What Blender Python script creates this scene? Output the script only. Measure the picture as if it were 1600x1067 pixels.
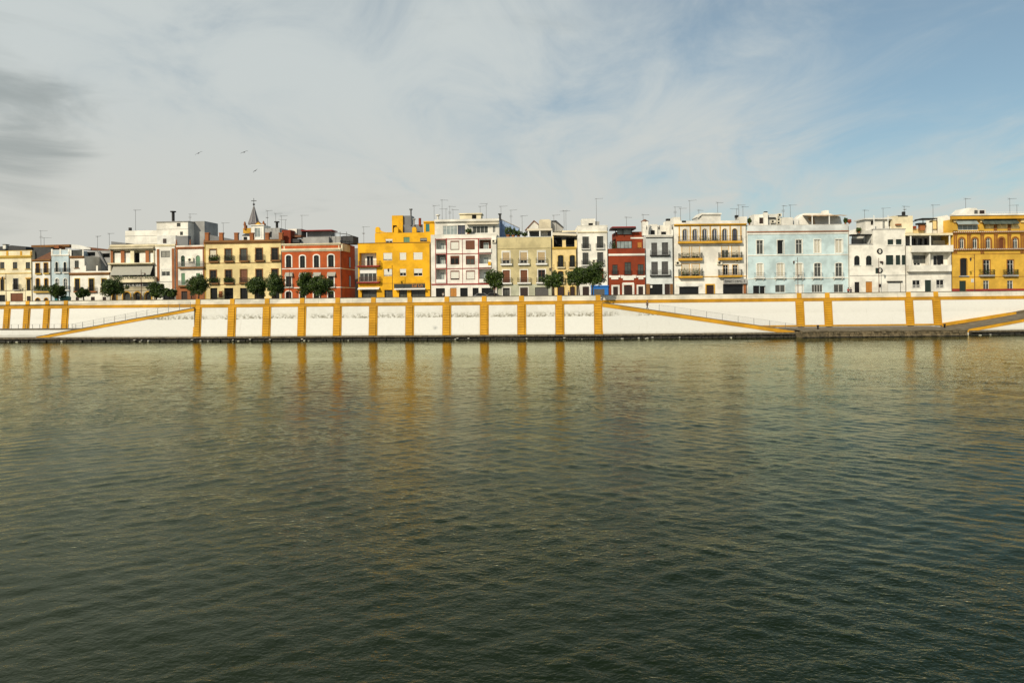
import bpy, math, random
import numpy as np
from mathutils import Vector, Matrix

random.seed(7)
R = math.radians
scene = bpy.context.scene
for o in list(bpy.data.objects):
    bpy.data.objects.remove(o)
col = scene.collection

# ------------------------------------------------------------------ camera
F_PX, CAM_H = 1067.0, 8.4            # focal length in photo pixels, eye height above the river
HOR_Y, ROLL = 462.8, math.atan(0.0104)
cd = bpy.data.cameras.new('camera')
cam = bpy.data.objects.new('camera', cd)
col.objects.link(cam)
cd.sensor_width = 36.0
cd.lens = 36.0 * F_PX / 1600.0
cd.shift_y = -(533.5 - HOR_Y) / 1600.0
cd.clip_start, cd.clip_end = 0.5, 8000.0
cam.matrix_world = Matrix.Translation((0, 0, CAM_H)) @ Matrix.Rotation(ROLL, 4, 'Y') @ Matrix.Rotation(R(90), 4, 'X')
scene.camera = cam

# ------------------------------------------------------------------ sky, sun, exposure
SUN_EL, SUN_AZ = R(33), R(214)       # azimuth clockwise from +Y (the view direction)
sun_dir = Vector((math.sin(SUN_AZ) * math.cos(SUN_EL), math.cos(SUN_AZ) * math.cos(SUN_EL), math.sin(SUN_EL)))
sd = bpy.data.lights.new('sun', 'SUN')
sd.energy, sd.angle, sd.color = 3.7, R(0.6), (1.0, 0.90, 0.72)
sun = bpy.data.objects.new('sun', sd)
col.objects.link(sun)
sun.rotation_euler = (-sun_dir).to_track_quat('-Z', 'Y').to_euler()

world = bpy.data.worlds.new('World')
scene.world = world
world.use_nodes = True
wn, wl = world.node_tree.nodes, world.node_tree.links
wn.clear()

def N(nodes, kind, **kw):
    n = nodes.new(kind)
    for k, v in kw.items():
        setattr(n, k, v)
    return n

def math_node(nodes, links, op, a, b=None, c=None, clamp=False):
    n = nodes.new('ShaderNodeMath')
    n.operation = op
    n.use_clamp = clamp
    for i, v in enumerate((a, b, c)):
        if v is None:
            continue
        if hasattr(v, 'is_output'):
            links.new(v, n.inputs[i])
        else:
            n.inputs[i].default_value = v
    return n.outputs[0]

def mix_col(nodes, links, fac, a, b, mode='MIX'):
    n = nodes.new('ShaderNodeMix')
    n.data_type = 'RGBA'
    n.blend_type = mode
    for i, v in ((0, fac), (6, a), (7, b)):
        if hasattr(v, 'is_output'):
            links.new(v, n.inputs[i])
        else:
            n.inputs[i].default_value = v if i == 0 else (*v, 1.0)[:4]
    return n.outputs[2]

def noise(nodes, links, vec, scale, detail=4.0, rough=0.55, dist=0.0):
    n = nodes.new('ShaderNodeTexNoise')
    n.inputs['Scale'].default_value = scale
    n.inputs['Detail'].default_value = detail
    n.inputs['Roughness'].default_value = rough
    n.inputs['Distortion'].default_value = dist
    if vec is not None:
        links.new(vec, n.inputs['Vector'])
    return n.outputs['Fac']

def smooth(nodes, links, v, lo, hi):
    n = nodes.new('ShaderNodeMapRange')
    n.interpolation_type = 'SMOOTHERSTEP'
    n.clamp = True
    n.inputs[1].default_value, n.inputs[2].default_value = lo, hi
    links.new(v, n.inputs[0])
    return n.outputs[0]

def build_sky():
    M = lambda op, a, b=None, c=None, clamp=False: math_node(wn, wl, op, a, b, c, clamp)
    sky = N(wn, 'ShaderNodeTexSky', sky_type='NISHITA', sun_disc=False)
    sky.sun_elevation, sky.sun_rotation = SUN_EL, SUN_AZ
    sky.air_density, sky.dust_density, sky.ozone_density = 1.0, 1.2, 1.5
    tc = N(wn, 'ShaderNodeTexCoord')
    sep = N(wn, 'ShaderNodeSeparateXYZ')
    wl.new(tc.outputs['Generated'], sep.inputs[0])
    x, y, z = sep.outputs
    zc = M('MAXIMUM', M('ADD', z, 0.16), 0.05)
    com = N(wn, 'ShaderNodeCombineXYZ')
    wl.new(M('DIVIDE', x, zc), com.inputs[0])
    wl.new(M('DIVIDE', y, zc), com.inputs[1])
    mp = N(wn, 'ShaderNodeMapping')
    mp.inputs['Rotation'].default_value = (0, 0, R(-32))
    mp.inputs['Scale'].default_value = (1.0, 0.55, 1.0)
    mp.inputs['Location'].default_value = (3.1, 1.7, 0)
    wl.new(com.outputs[0], mp.inputs[0])
    broad = noise(wn, wl, mp.outputs[0], 0.55, 3, 0.5, 0.3)
    fine = noise(wn, wl, mp.outputs[0], 2.2, 8, 0.62, 0.9)
    wisp = M('ADD', M('MULTIPLY', broad, 0.52), M('MULTIPLY', fine, 0.48))
    # the veil is thicker towards the left and thins out to the right
    side = M('MULTIPLY_ADD', x, -0.25, 0.02)
    low = M('MULTIPLY', smooth(wn, wl, z, 0.30, 0.0), 0.20)
    cover = smooth(wn, wl, M('ADD', M('ADD', wisp, side), low), 0.31, 0.71)
    cover = M('MULTIPLY_ADD', cover, 0.76, 0.19)
    warm = smooth(wn, wl, z, 0.36, 0.02)
    cloud = mix_col(wn, wl, warm, (6.0, 6.45, 6.35), (6.4, 6.3, 5.75))
    # heavier grey patches of cloud
    mp2 = N(wn, 'ShaderNodeMapping')
    mp2.inputs['Rotation'].default_value = (0, R(22), 0)
    mp2.inputs['Scale'].default_value = (2.2, 2.2, 8.0)
    mp2.inputs['Location'].default_value = (0.35, 0.2, 0.12)
    wl.new(tc.outputs['Generated'], mp2.inputs[0])
    g1 = noise(wn, wl, mp2.outputs[0], 1.9, 8, 0.58, 0.7)
    dist = N(wn, 'ShaderNodeVectorMath', operation='DISTANCE')
    wl.new(tc.outputs['Generated'], dist.inputs[0])
    dist.inputs[1].default_value = (-0.585, 0.785, 0.205)
    near = smooth(wn, wl, dist.outputs['Value'], 0.19, 0.0)
    grey = smooth(wn, wl, M('ADD', g1, M('MULTIPLY', near, 0.42)), 0.58, 1.0)
    grey = M('MULTIPLY', grey, 0.58)
    cloud = mix_col(wn, wl, grey, cloud, (2.0, 2.35, 2.35))
    cool = mix_col(wn, wl, 1.0, sky.outputs[0], (0.82, 1.0, 0.94), 'MULTIPLY')
    allsky = mix_col(wn, wl, cover, cool, cloud)
    bg = N(wn, 'ShaderNodeBackground')
    bg.inputs['Strength'].default_value = 0.1
    wl.new(allsky, bg.inputs['Color'])
    out = N(wn, 'ShaderNodeOutputWorld')
    wl.new(bg.outputs[0], out.inputs[0])
build_sky()

vs = scene.view_settings
vs.view_transform, vs.look, vs.exposure, vs.gamma = 'Standard', 'None', 0.0, 1.0
vs.use_curve_mapping = False
scene.render.resolution_x, scene.render.resolution_y = 1024, 682
scene.cycles.samples = 192
scene.cycles.max_bounces = 5
scene.cycles.diffuse_bounces = 2
scene.cycles.glossy_bounces = 3

# ------------------------------------------------------------------ materials
MAT = {}

def new_mat(name):
    m = bpy.data.materials.new(name)
    m.use_nodes = True
    nt = m.node_tree
    nt.nodes.clear()
    out = nt.nodes.new('ShaderNodeOutputMaterial')
    b = nt.nodes.new('ShaderNodeBsdfPrincipled')
    nt.links.new(b.outputs[0], out.inputs[0])
    MAT[name] = m
    return m, nt.nodes, nt.links, b

def pos_vec(nodes, links, scale=(1, 1, 1)):
    g = nodes.new('ShaderNodeNewGeometry')
    mp = nodes.new('ShaderNodeMapping')
    mp.inputs['Scale'].default_value = scale
    links.new(g.outputs['Position'], mp.inputs[0])
    return mp.outputs[0]

def plaster(name, rgb, dirt=0.35, rough=0.88, tint=(0.30, 0.27, 0.22), spot=0.13):
    m, n, l, b = new_mat(name)
    v1 = pos_vec(n, l)
    big = noise(n, l, v1, 0.35, 4, 0.6)
    fine = noise(n, l, v1, 3.0, 5, 0.6)
    v2 = pos_vec(n, l, (1.6, 1.6, 0.16))
    streak = noise(n, l, v2, 1.4, 5, 0.65)
    st = smooth(n, l, streak, 0.56, 0.78)
    st = math_node(n, l, 'MULTIPLY', st, min(0.9, dirt * 1.4))
    dark = tuple(c * (1 - 1.6 * spot) for c in rgb)
    light = tuple(min(1, c * (1 + spot)) for c in rgb)
    c0 = mix_col(n, l, smooth(n, l, big, 0.3, 0.7), dark, light)
    c1 = mix_col(n, l, math_node(n, l, 'MULTIPLY', smooth(n, l, fine, 0.5, 0.8), 0.18), c0, tuple(a * t for a, t in zip(rgb, (.8, .76, .7))))
    c2 = mix_col(n, l, st, c1, tuple(0.55 * a + 0.25 * t for a, t in zip(rgb, tint)))
    l.new(c2, b.inputs['Base Color'])
    b.inputs['Roughness'].default_value = rough
    bp = n.new('ShaderNodeBump')
    bp.inputs['Strength'].default_value = 0.25
    bp.inputs['Distance'].default_value = 0.03
    l.new(fine, bp.inputs['Height'])
    l.new(bp.outputs[0], b.inputs['Normal'])
    return m

def plain(name, rgb, rough=0.6, metal=0.0, var=0.12, scale=2.0):
    m, n, l, b = new_mat(name)
    f = noise(n, l, pos_vec(n, l), scale, 4, 0.6)
    c = mix_col(n, l, f, tuple(c * (1 - var * 1.5) for c in rgb), tuple(min(1, c * (1 + var * 1.5)) for c in rgb))
    l.new(c, b.inputs['Base Color'])
    b.inputs['Roughness'].default_value = rough
    b.inputs['Metallic'].default_value = metal
    return m

plaster('p_white', (0.80, 0.76, 0.67), 0.35)
plaster('p_white2', (0.76, 0.74, 0.68), 0.45)
plaster('p_greywhite', (0.66, 0.68, 0.66), 0.35)
plaster('p_cream', (0.78, 0.62, 0.30), 0.25)
plaster('p_cream2', (0.78, 0.68, 0.46), 0.40)
plaster('p_cream3', (0.80, 0.60, 0.27), 0.30)
plaster('p_tan', (0.58, 0.51, 0.37), 0.55)
plaster('p_beige', (0.56, 0.47, 0.25), 0.35)
plaster('p_sage', (0.47, 0.47, 0.34), 0.45)
plaster('p_blue', (0.52, 0.64, 0.65), 0.22)
plaster('p_blue2', (0.48, 0.57, 0.60), 0.35)
plaster('p_bluewall', (0.34, 0.44, 0.62), 0.35)
plaster('p_yellow', (0.78, 0.40, 0.008), 0.22)
plaster('p_yellow2', (0.68, 0.40, 0.05), 0.25)
plaster('p_red', (0.46, 0.088, 0.015), 0.30)
plaster('p_red2', (0.25, 0.036, 0.007), 0.22)
plaster('p_grey', (0.19, 0.19, 0.19), 0.45)
plaster('p_lgrey', (0.36, 0.35, 0.33), 0.45)
plaster('p_ochre', (0.62, 0.33, 0.028), 0.35)
plaster('p_ochre2', (0.55, 0.36, 0.07), 0.30)
plaster('p_terra', (0.32, 0.11, 0.035), 0.35)
plaster('p_brown', (0.23, 0.105, 0.03), 0.35)
plaster('p_brickbrown', (0.28, 0.105, 0.018), 0.35)
plaster('p_shopblue', (0.02, 0.16, 0.50), 0.15)
plaster('p_redline', (0.30, 0.03, 0.025), 0.2)
plain('white', (0.80, 0.78, 0.72), 0.5, 0, 0.05)
plain('cream_paint', (0.74, 0.68, 0.54), 0.55, 0, 0.06)
plain('blind', (0.74, 0.71, 0.62), 0.6, 0, 0.06)
plain('blind_tan', (0.46, 0.33, 0.17), 0.6, 0, 0.10)
plain('wood', (0.15, 0.045, 0.012), 0.5, 0, 0.25, 4)
plain('wood_dark', (0.030, 0.014, 0.009), 0.5, 0, 0.25, 4)
plain('wood_orange', (0.46, 0.19, 0.03), 0.5, 0, 0.2, 4)
plain('green_paint', (0.12, 0.24, 0.13), 0.5, 0, 0.12)
plain('green_dark', (0.018, 0.034, 0.026), 0.45, 0, 0.15)
plain('teal_paint', (0.02, 0.17, 0.17), 0.45, 0, 0.12)
plain('iron', (0.022, 0.02, 0.018), 0.5, 0.4, 0.2)
plain('iron_red', (0.10, 0.035, 0.025), 0.5, 0.3, 0.2)
plain('steel', (0.16, 0.16, 0.16), 0.5, 0.4, 0.15)
plain('grey_metal', (0.12, 0.115, 0.105), 0.5, 0.3, 0.15)
plain('awning_grey', (0.36, 0.345, 0.29), 0.85, 0, 0.08)
plain('awning_cream', (0.68, 0.60, 0.46), 0.85, 0, 0.08)
plain('awning_tan', (0.42, 0.27, 0.14), 0.85, 0, 0.1)
plain('roof_grey', (0.055, 0.055, 0.055), 0.9, 0, 0.25, 1.5)
plain('roof_tile', (0.17, 0.075, 0.04), 0.9, 0, 0.3, 1.5)
plain('sign_dark', (0.02, 0.025, 0.022), 0.5, 0, 0.2)
plain('letter', (0.60, 0.58, 0.52), 0.6, 0, 0.05)
plain('letter_orange', (0.42, 0.16, 0.03), 0.6, 0, 0.1)
plain('concrete', (0.33, 0.30, 0.25), 0.9, 0, 0.3, 0.8)
plain('asphalt', (0.055, 0.055, 0.055), 0.9, 0, 0.3, 0.8)
plain('bark', (0.06, 0.045, 0.03), 0.95, 0, 0.3, 6)
plain('skin', (0.45, 0.26, 0.17), 0.6, 0, 0.05)
plain('hair', (0.03, 0.02, 0.015), 0.6, 0, 0.1)
plain('cloth_dark', (0.03, 0.035, 0.05), 0.9, 0, 0.15)
plain('cloth_red', (0.35, 0.05, 0.04), 0.9, 0, 0.15)
plain('cloth_light', (0.5, 0.47, 0.42), 0.9, 0, 0.1)
plain('car_grey', (0.30, 0.29, 0.27), 0.25, 0.5, 0.05)
plain('car_dark', (0.19, 0.18, 0.17), 0.25, 0.5, 0.05)
plain('rubber', (0.015, 0.015, 0.015), 0.8, 0, 0.1)
plain('sign_red', (0.5, 0.03, 0.03), 0.4, 0, 0.05)
plain('bird_grey', (0.03, 0.03, 0.032), 0.8, 0, 0.1)
plain('flower', (0.42, 0.10, 0.05), 0.8, 0, 0.2)
plain('tile_blue', (0.17, 0.15, 0.15), 0.4, 0, 0.35, 3.0)

def glass(name, rgb, rough=0.08):
    m, n, l, b = new_mat(name)
    f = noise(n, l, pos_vec(n, l), 0.9, 2, 0.5)
    l.new(mix_col(n, l, f, tuple(c * 0.4 for c in rgb), tuple(c * 1.7 for c in rgb)), b.inputs['Base Color'])
    b.inputs['Roughness'].default_value = rough
    b.inputs['IOR'].default_value = 1.45
    b.inputs['Specular IOR Level'].default_value = 0.35
glass('glass', (0.010, 0.011, 0.011))
glass('glass_grey', (0.065, 0.068, 0.06))
glass('glass_pale', (0.26, 0.30, 0.29))
glass('glass_roof', (0.08, 0.10, 0.085), 0.15)
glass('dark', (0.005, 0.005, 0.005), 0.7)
glass('glass_violet', (0.06, 0.065, 0.09))

def foliage(name, a, b_):
    m, n, l, b = new_mat(name)
    v = pos_vec(n, l)
    f = noise(n, l, v, 1.3, 3, 0.6)
    g = noise(n, l, v, 9.0, 2, 0.5)
    c = mix_col(n, l, smooth(n, l, math_node(n, l, 'MULTIPLY_ADD', g, 0.5, math_node(n, l, 'MULTIPLY', f, 0.5)), 0.38, 0.64), a, b_)
    l.new(c, b.inputs['Base Color'])
    b.inputs['Roughness'].default_value = 0.5
    b.inputs['Transmission Weight'].default_value = 0.0
    b.inputs['Subsurface Weight'].default_value = 0.0
foliage('leaf', (0.014, 0.032, 0.004), (0.085, 0.135, 0.014))
foliage('leaf_dry', (0.05, 0.055, 0.02), (0.12, 0.11, 0.04))

def wall_white(name, stain=0.95):
    m, n, l, b = new_mat(name)
    v = pos_vec(n, l)
    sp = n.new('ShaderNodeSeparateXYZ')
    l.new(v, sp.inputs[0])
    z = sp.outputs[2]
    rag = noise(n, l, v, 0.55, 6, 0.65)
    det = noise(n, l, v, 2.0, 7, 0.7)
    patch = noise(n, l, v, 0.16, 3, 0.5)
    zz = math_node(n, l, 'MULTIPLY_ADD', math_node(n, l, 'SUBTRACT', rag, 0.5), 0.7, z)
    up = smooth(n, l, zz, 4.35, 4.50)            # old paint coat above, fresh coat below
    topfade = smooth(n, l, zz, 5.9, 4.4)
    algae = math_node(n, l, 'MULTIPLY', math_node(n, l, 'MULTIPLY', up, topfade), smooth(n, l, det, 0.40, 0.60))
    algae = math_node(n, l, 'MULTIPLY', algae, smooth(n, l, patch, 0.30, 0.52))
    wash = math_node(n, l, 'MULTIPLY', up, math_node(n, l, 'MULTIPLY_ADD', smooth(n, l, rag, .35, .7), 0.45 * stain, 0.10 * stain))
    c0 = mix_col(n, l, det, (0.67, 0.655, 0.60), (0.79, 0.775, 0.735))
    c1 = mix_col(n, l, wash, c0, (0.60, 0.57, 0.49))
    c2 = mix_col(n, l, math_node(n, l, 'MULTIPLY', algae, stain), c1, (0.22, 0.20, 0.14))
    vv = pos_vec(n, l, (1.4, 1.4, 0.12))
    streak = smooth(n, l, noise(n, l, vv, 1.6, 6, 0.65), 0.60, 0.74)
    c3 = mix_col(n, l, math_node(n, l, 'MULTIPLY', streak, 0.30), c2, (0.42, 0.39, 0.31))
    sp2 = smooth(n, l, noise(n, l, v, 1.1, 7, 0.75), 0.69, 0.73)
    c3 = mix_col(n, l, math_node(n, l, 'MULTIPLY', sp2, 0.6), c3, (0.30, 0.28, 0.22))
    foot = math_node(n, l, 'MULTIPLY', smooth(n, l, zz, 1.55, 0.95), 0.45)
    c4 = mix_col(n, l, foot, c3, (0.36, 0.33, 0.25))
    l.new(c4, b.inputs['Base Color'])
    b.inputs['Roughness'].default_value = 0.9
    bp = n.new('ShaderNodeBump')
    bp.inputs['Strength'].default_value = 0.3
    bp.inputs['Distance'].default_value = 0.04
    l.new(det, bp.inputs['Height'])
    l.new(bp.outputs[0], b.inputs['Normal'])
wall_white('wall_white')
wall_white('wall_clean', 0.12)
plaster('wall_parapet', (0.66, 0.62, 0.52), 0.55, spot=0.14)
plaster('wall_ochre', (0.60, 0.295, 0.012), 0.45, spot=0.12)
plaster('wall_joint', (0.30, 0.135, 0.008), 0.3)
plaster('wall_ochre_band', (0.53, 0.26, 0.012), 0.55, spot=0.14)

def stone(name, a, b_, scale=1.2):
    m, n, l, b = new_mat(name)
    v = pos_vec(n, l)
    f = noise(n, l, v, scale, 6, 0.7)
    g = noise(n, l, v, scale * 6, 4, 0.6)
    c = mix_col(n, l, smooth(n, l, f, 0.34, 0.66), a, b_)
    c = mix_col(n, l, math_node(n, l, 'MULTIPLY', g, 0.5), c, a)
    l.new(c, b.inputs['Base Color'])
    b.inputs['Roughness'].default_value = 0.85
    bp = n.new('ShaderNodeBump')
    bp.inputs['Strength'].default_value = 0.6
    bp.inputs['Distance'].default_value = 0.06
    l.new(g, bp.inputs['Height'])
    l.new(bp.outputs[0], b.inputs['Normal'])
stone('stone_ledge', (0.075, 0.06, 0.04), (0.19, 0.155, 0.10))
stone('stone_wet', (0.012, 0.011, 0.009), (0.05, 0.043, 0.03))
stone('stone_quay', (0.07, 0.055, 0.03), (0.24, 0.18, 0.10))
stone('stone_pale', (0.35, 0.33, 0.28), (0.60, 0.57, 0.50))
stone('ramp_paving', (0.16, 0.125, 0.08), (0.27, 0.22, 0.15), 0.6)
stone('ramp_paving_grey', (0.11, 0.085, 0.05), (0.20, 0.165, 0.11), 0.6)

def water_mat():
    m, n, l, b = new_mat('water')
    v = pos_vec(n, l)
    n.remove(b)
    body = n.new('ShaderNodeBsdfDiffuse')
    body.inputs['Color'].default_value = (0.0035, 0.0095, 0.0015, 1)      # silty green water
    glo = n.new('ShaderNodeBsdfGlossy')
    glo.inputs['Color'].default_value = (0.98, 1.0, 0.77, 1)
    glo.inputs['Roughness'].default_value = 0.04
    fr = n.new('ShaderNodeFresnel')
    fr.inputs['IOR'].default_value = 1.27
    mx = n.new('ShaderNodeMixShader')
    l.new(fr.outputs[0], mx.inputs[0])
    l.new(body.outputs[0], mx.inputs[1])
    l.new(glo.outputs[0], mx.inputs[2])
    l.new(mx.outputs[0], [q for q in n if q.type == 'OUTPUT_MATERIAL'][0].inputs[0])
    vr = n.new('ShaderNodeMapping')
    vr.inputs['Rotation'].default_value = (0, 0, R(12))
    vr.inputs['Scale'].default_value = (0.75, 1.15, 1)
    l.new(v, vr.inputs[0])
    a = noise(n, l, vr.outputs[0], 3.4, 3, 0.6, 0.3)
    c = noise(n, l, vr.outputs[0], 9.0, 2, 0.5)
    h = math_node(n, l, 'ADD', math_node(n, l, 'MULTIPLY', a, 1.0), math_node(n, l, 'MULTIPLY', c, 0.22))
    # gusts: patches of rougher and smoother water
    gust = noise(n, l, pos_vec(n, l, (0.028, 0.05, 1)), 1.0, 3, 0.55, 0.6)
    gs = math_node(n, l, 'MULTIPLY_ADD', smooth(n, l, gust, 0.34, 0.66), 0.70, 0.38)
    # the water lies calmer in the lee of the far wall
    spw = n.new('ShaderNodeSeparateXYZ')
    l.new(v, spw.inputs[0])
    lee = n.new('ShaderNodeMapRange')
    for i_, q_ in enumerate((25.0, 128.0, 0.85, 0.36), 1):
        lee.inputs[i_].default_value = q_
    l.new(spw.outputs[1], lee.inputs[0])
    gs = math_node(n, l, 'MULTIPLY', gs, lee.outputs[0])
    bp = n.new('ShaderNodeBump')
    bp.inputs['Distance'].default_value = 0.062
    l.new(gs, bp.inputs['Strength'])
    l.new(h, bp.inputs['Height'])
    for q in (body, glo, fr):
        l.new(bp.outputs[0], q.inputs['Normal'])
water_mat()

# ------------------------------------------------------------------ helpers: meshes and things
class MB:
    """collects shapes and links them as ONE mesh object"""
    def __init__(self):
        self.v, self.f = [], []
    def box(self, x0, x1, y0, y1, z0, z1):
        i = len(self.v)
        self.v += [(x0, y0, z0), (x1, y0, z0), (x1, y1, z0), (x0, y1, z0), (x0, y0, z1), (x1, y0, z1), (x1, y1, z1), (x0, y1, z1)]
        self.f += [tuple(i + k for k in q) for q in ((0, 3, 2, 1), (4, 5, 6, 7), (0, 1, 5, 4), (1, 2, 6, 5), (2, 3, 7, 6), (3, 0, 4, 7))]
        return self
    def hexa(self, pts):
        i = len(self.v)
        self.v += [tuple(p) for p in pts]
        self.f += [tuple(i + k for k in q) for q in ((0, 3, 2, 1), (4, 5, 6, 7), (0, 1, 5, 4), (1, 2, 6, 5), (2, 3, 7, 6), (3, 0, 4, 7))]
        return self
    def quad(self, a, b, c, d):
        i = len(self.v)
        self.v += [a, b, c, d]
        self.f.append((i, i + 1, i + 2, i + 3))
        return self
    def prism(self, pts, y0, y1):
        """pts in (u,z), counter-clockwise seen from the front (-y)"""
        i, n = len(self.v), len(pts)
        self.v += [(u, y0, z) for u, z in pts] + [(u, y1, z) for u, z in pts]
        self.f.append(tuple(range(i, i + n)))
        self.f.append(tuple(range(i + 2 * n - 1, i + n - 1, -1)))
        for k in range(n):
            j = (k + 1) % n
            self.f.append((i + j, i + k, i + n + k, i + n + j))
        return self
    def ring(self, A, B, y0, y1):
        """frame between two outlines with the same number of points"""
        i, n = len(self.v), len(A)
        for y in (y0, y1):
            self.v += [(u, y, z) for u, z in A] + [(u, y, z) for u, z in B]
        for k in range(n):
            j = (k + 1) % n
            a, b, c, d = i + k, i + j, i + n + j, i + n + k
            o = 2 * n
            self.f += [(a, b, c, d), (a + o, d + o, c + o, b + o), (a, a + o, b + o, b), (d, c, c + o, d + o)]
        return self
    def tube(self, pts, rads, n=8):
        i = len(self.v)
        P = [Vector(p) for p in pts]
        for k, p in enumerate(P):
            d = (P[min(k + 1, len(P) - 1)] - P[max(k - 1, 0)]).normalized()
            a = d.orthogonal().normalized()
            b = d.cross(a)
            for j in range(n):
                t = 2 * math.pi * j / n
                self.v.append(tuple(p + (a * math.cos(t) + b * math.sin(t)) * rads[k]))
        for k in range(len(P) - 1):
            for j in range(n):
                q = (j + 1) % n
                self.f.append((i + k * n + j, i + k * n + q, i + (k + 1) * n + q, i + (k + 1) * n + j))
        self.f.append(tuple(range(i + n - 1, i - 1, -1)))
        e = i + (len(P) - 1) * n
        self.f.append(tuple(range(e, e + n)))
        return self
    def lathe(self, c, prof, n=12):
        """prof: (radius, z) from bottom to top, about a vertical axis at c"""
        i = len(self.v)
        for r, z in prof:
            for j in range(n):
                t = 2 * math.pi * j / n
                self.v.append((c[0] + r * math.cos(t), c[1] + r * math.sin(t), c[2] + z))
        for k in range(len(prof) - 1):
            for j in range(n):
                q = (j + 1) % n
                self.f.append((i + k * n + j, i + k * n + q, i + (k + 1) * n + q, i + (k + 1) * n + j))
        self.f.append(tuple(range(i + n - 1, i - 1, -1)))
        e = i + (len(prof) - 1) * n
        self.f.append(tuple(range(e, e + n)))
        return self
    def build(self, name, mat, parent=None, shade=False):
        me = bpy.data.meshes.new(name)
        me.from_pydata(self.v, [], self.f)
        me.materials.append(MAT[mat] if isinstance(mat, str) else mat)
        if shade:
            me.polygons.foreach_set('use_smooth', [True] * len(me.polygons))
        o = bpy.data.objects.new(name, me)
        col.objects.link(o)
        o.parent = parent
        return o

def tag(o, label=None, cat=None, group=None, kind=None):
    for k, v in (('label', label), ('category', cat), ('group', group), ('kind', kind)):
        if v:
            o[k] = v
    return o

def empty(name, loc=(0, 0, 0), rz=0.0):
    o = bpy.data.objects.new(name, None)
    col.objects.link(o)
    o.location = loc
    o.rotation_euler = (0, 0, rz)
    o.empty_display_size = 0.5
    return o

def copy_tree(o, parent=None):
    c = o.copy()
    col.objects.link(c)
    c.parent = parent
    for ch in list(o.children):
        copy_tree(ch, c)
    return c

def ray(px, py):
    """photo pixel -> (x per metre of depth, z per metre of depth)"""
    dx, dy = px - 800.0, py - HOR_Y
    c, s = math.cos(ROLL), math.sin(ROLL)
    return (dx * c - dy * s) / F_PX, -(dx * s + dy * c) / F_PX

BANK = [(-900, 260), (-105, 140), (-63.7, 136), (16.4, 130), (900, 130)]   # line of the river wall, plan
def bank_y(x):
    for (x0, y0), (x1, y1) in zip(BANK, BANK[1:]):
        if x <= x1:
            return y0 + (y1 - y0) * (x - x0) / (x1 - x0)
    return BANK[-1][1]

def plan(px, off, py=470.0):
    rx = ray(px, py)[0]
    d = 130.0 + off
    for _ in range(30):
        d = bank_y(rx * d) + off
    return Vector((rx * d, d))

def at(px, py, off):
    """world point seen at a photo pixel, standing `off` metres behind the river wall"""
    p = plan(px, off, py)
    return Vector((p.x, p.y, CAM_H + ray(px, py)[1] * p.y))

STREET = 7.80
# ------------------------------------------------------------------ river, ground, street
def build_river():
    rng = np.random.default_rng(3)
    xs = np.concatenate([-np.geomspace(900, 112, 14), np.arange(-110, 110.01, 0.17), np.geomspace(112, 900, 14)])
    ys = [2.0]
    while ys[-1] < 150:
        y = ys[-1]
        ys.append(y + (0.6 if y < 13 else 0.11 + 0.30 * max(0.0, (y - 30) / 110)))
    ys += [170, 215, 265]
    ys = np.array(ys)
    X, Y = np.meshgrid(xs, ys)
    hA, hB, hC = np.zeros_like(X), np.zeros_like(X), np.zeros_like(X)
    def waves(h, ang, spread, lams, n, steep):
        for _ in range(n):
            lam = math.exp(rng.uniform(math.log(lams[0]), math.log(lams[1])))
            a = ang + rng.normal(0, spread)
            k = 2 * math.pi / lam
            ph = rng.uniform(0, 6.283)
            h += steep / k * math.sqrt(2.0 / n) * np.sin(k * (X * math.sin(a) + Y * math.cos(a)) + ph)
    waves(hA, R(38), R(14), (0.42, 1.25), 50, 0.067)      # right-hand train
    waves(hB, R(-32), R(14), (0.42, 1.25), 50, 0.056)     # left-hand train
    waves(hC, R(4), R(45), (0.6, 6.0), 30, 0.026)        # cross chop and low swell
    w = 1 / (1 + np.exp(-X / (6 + 0.18 * Y)))
    Z = hA * np.sqrt(0.12 + 0.88 * w) + hB * np.sqrt(0.12 + 0.88 * (1 - w)) + hC
    Z = Z + 6.0 * np.maximum(Z, 0) ** 2                   # peakier crests
    fade = np.clip((112 - np.abs(X)) / 2.0, 0, 1) * np.clip((152 - Y) / 2.0, 0, 1)
    Z = Z * fade * np.interp(Y, [25, 128], [1.0, 0.42])      # calmer in the lee of the far wall
    ny, nx = X.shape
    co = np.stack([X, Y, Z], -1).reshape(-1, 3).astype(np.float32)
    idx = np.arange(ny * nx).reshape(ny, nx)
    q = np.stack([idx[:-1, :-1], idx[:-1, 1:], idx[1:, 1:], idx[1:, :-1]], -1).reshape(-1, 4)
    me = bpy.data.meshes.new('river')
    me.vertices.add(len(co))
    me.vertices.foreach_set('co', co.ravel())
    me.loops.add(q.size)
    me.loops.foreach_set('vertex_index', q.ravel().astype(np.int32))
    me.polygons.add(len(q))
    me.polygons.foreach_set('loop_start', np.arange(0, q.size, 4, dtype=np.int32))
    me.polygons.foreach_set('use_smooth', np.ones(len(q), dtype=bool))
    me.update(calc_edges=True)
    me.materials.append(MAT['water'])
    o = bpy.data.objects.new('river', me)
    col.objects.link(o)
    o.location.z = 0.12
    tag(o, 'dark green rippled river across the whole foreground', 'river', kind='structure')
build_river()

def strip(name, offs, z, mat, x0=-850, x1=850):
    """flat sheet that follows the bank between two offsets behind the river wall"""
    pts = [x0] + [x for x, _ in BANK[1:-1] if x0 < x < x1] + [x1]
    m = MB()
    for a, b in zip(pts, pts[1:]):
        m.quad((a, bank_y(a) + offs[0], z), (b, bank_y(b) + offs[0], z), (b, bank_y(b) + offs[1], z), (a, bank_y(a) + offs[1], z))
    return m.build(name, mat)

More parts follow.
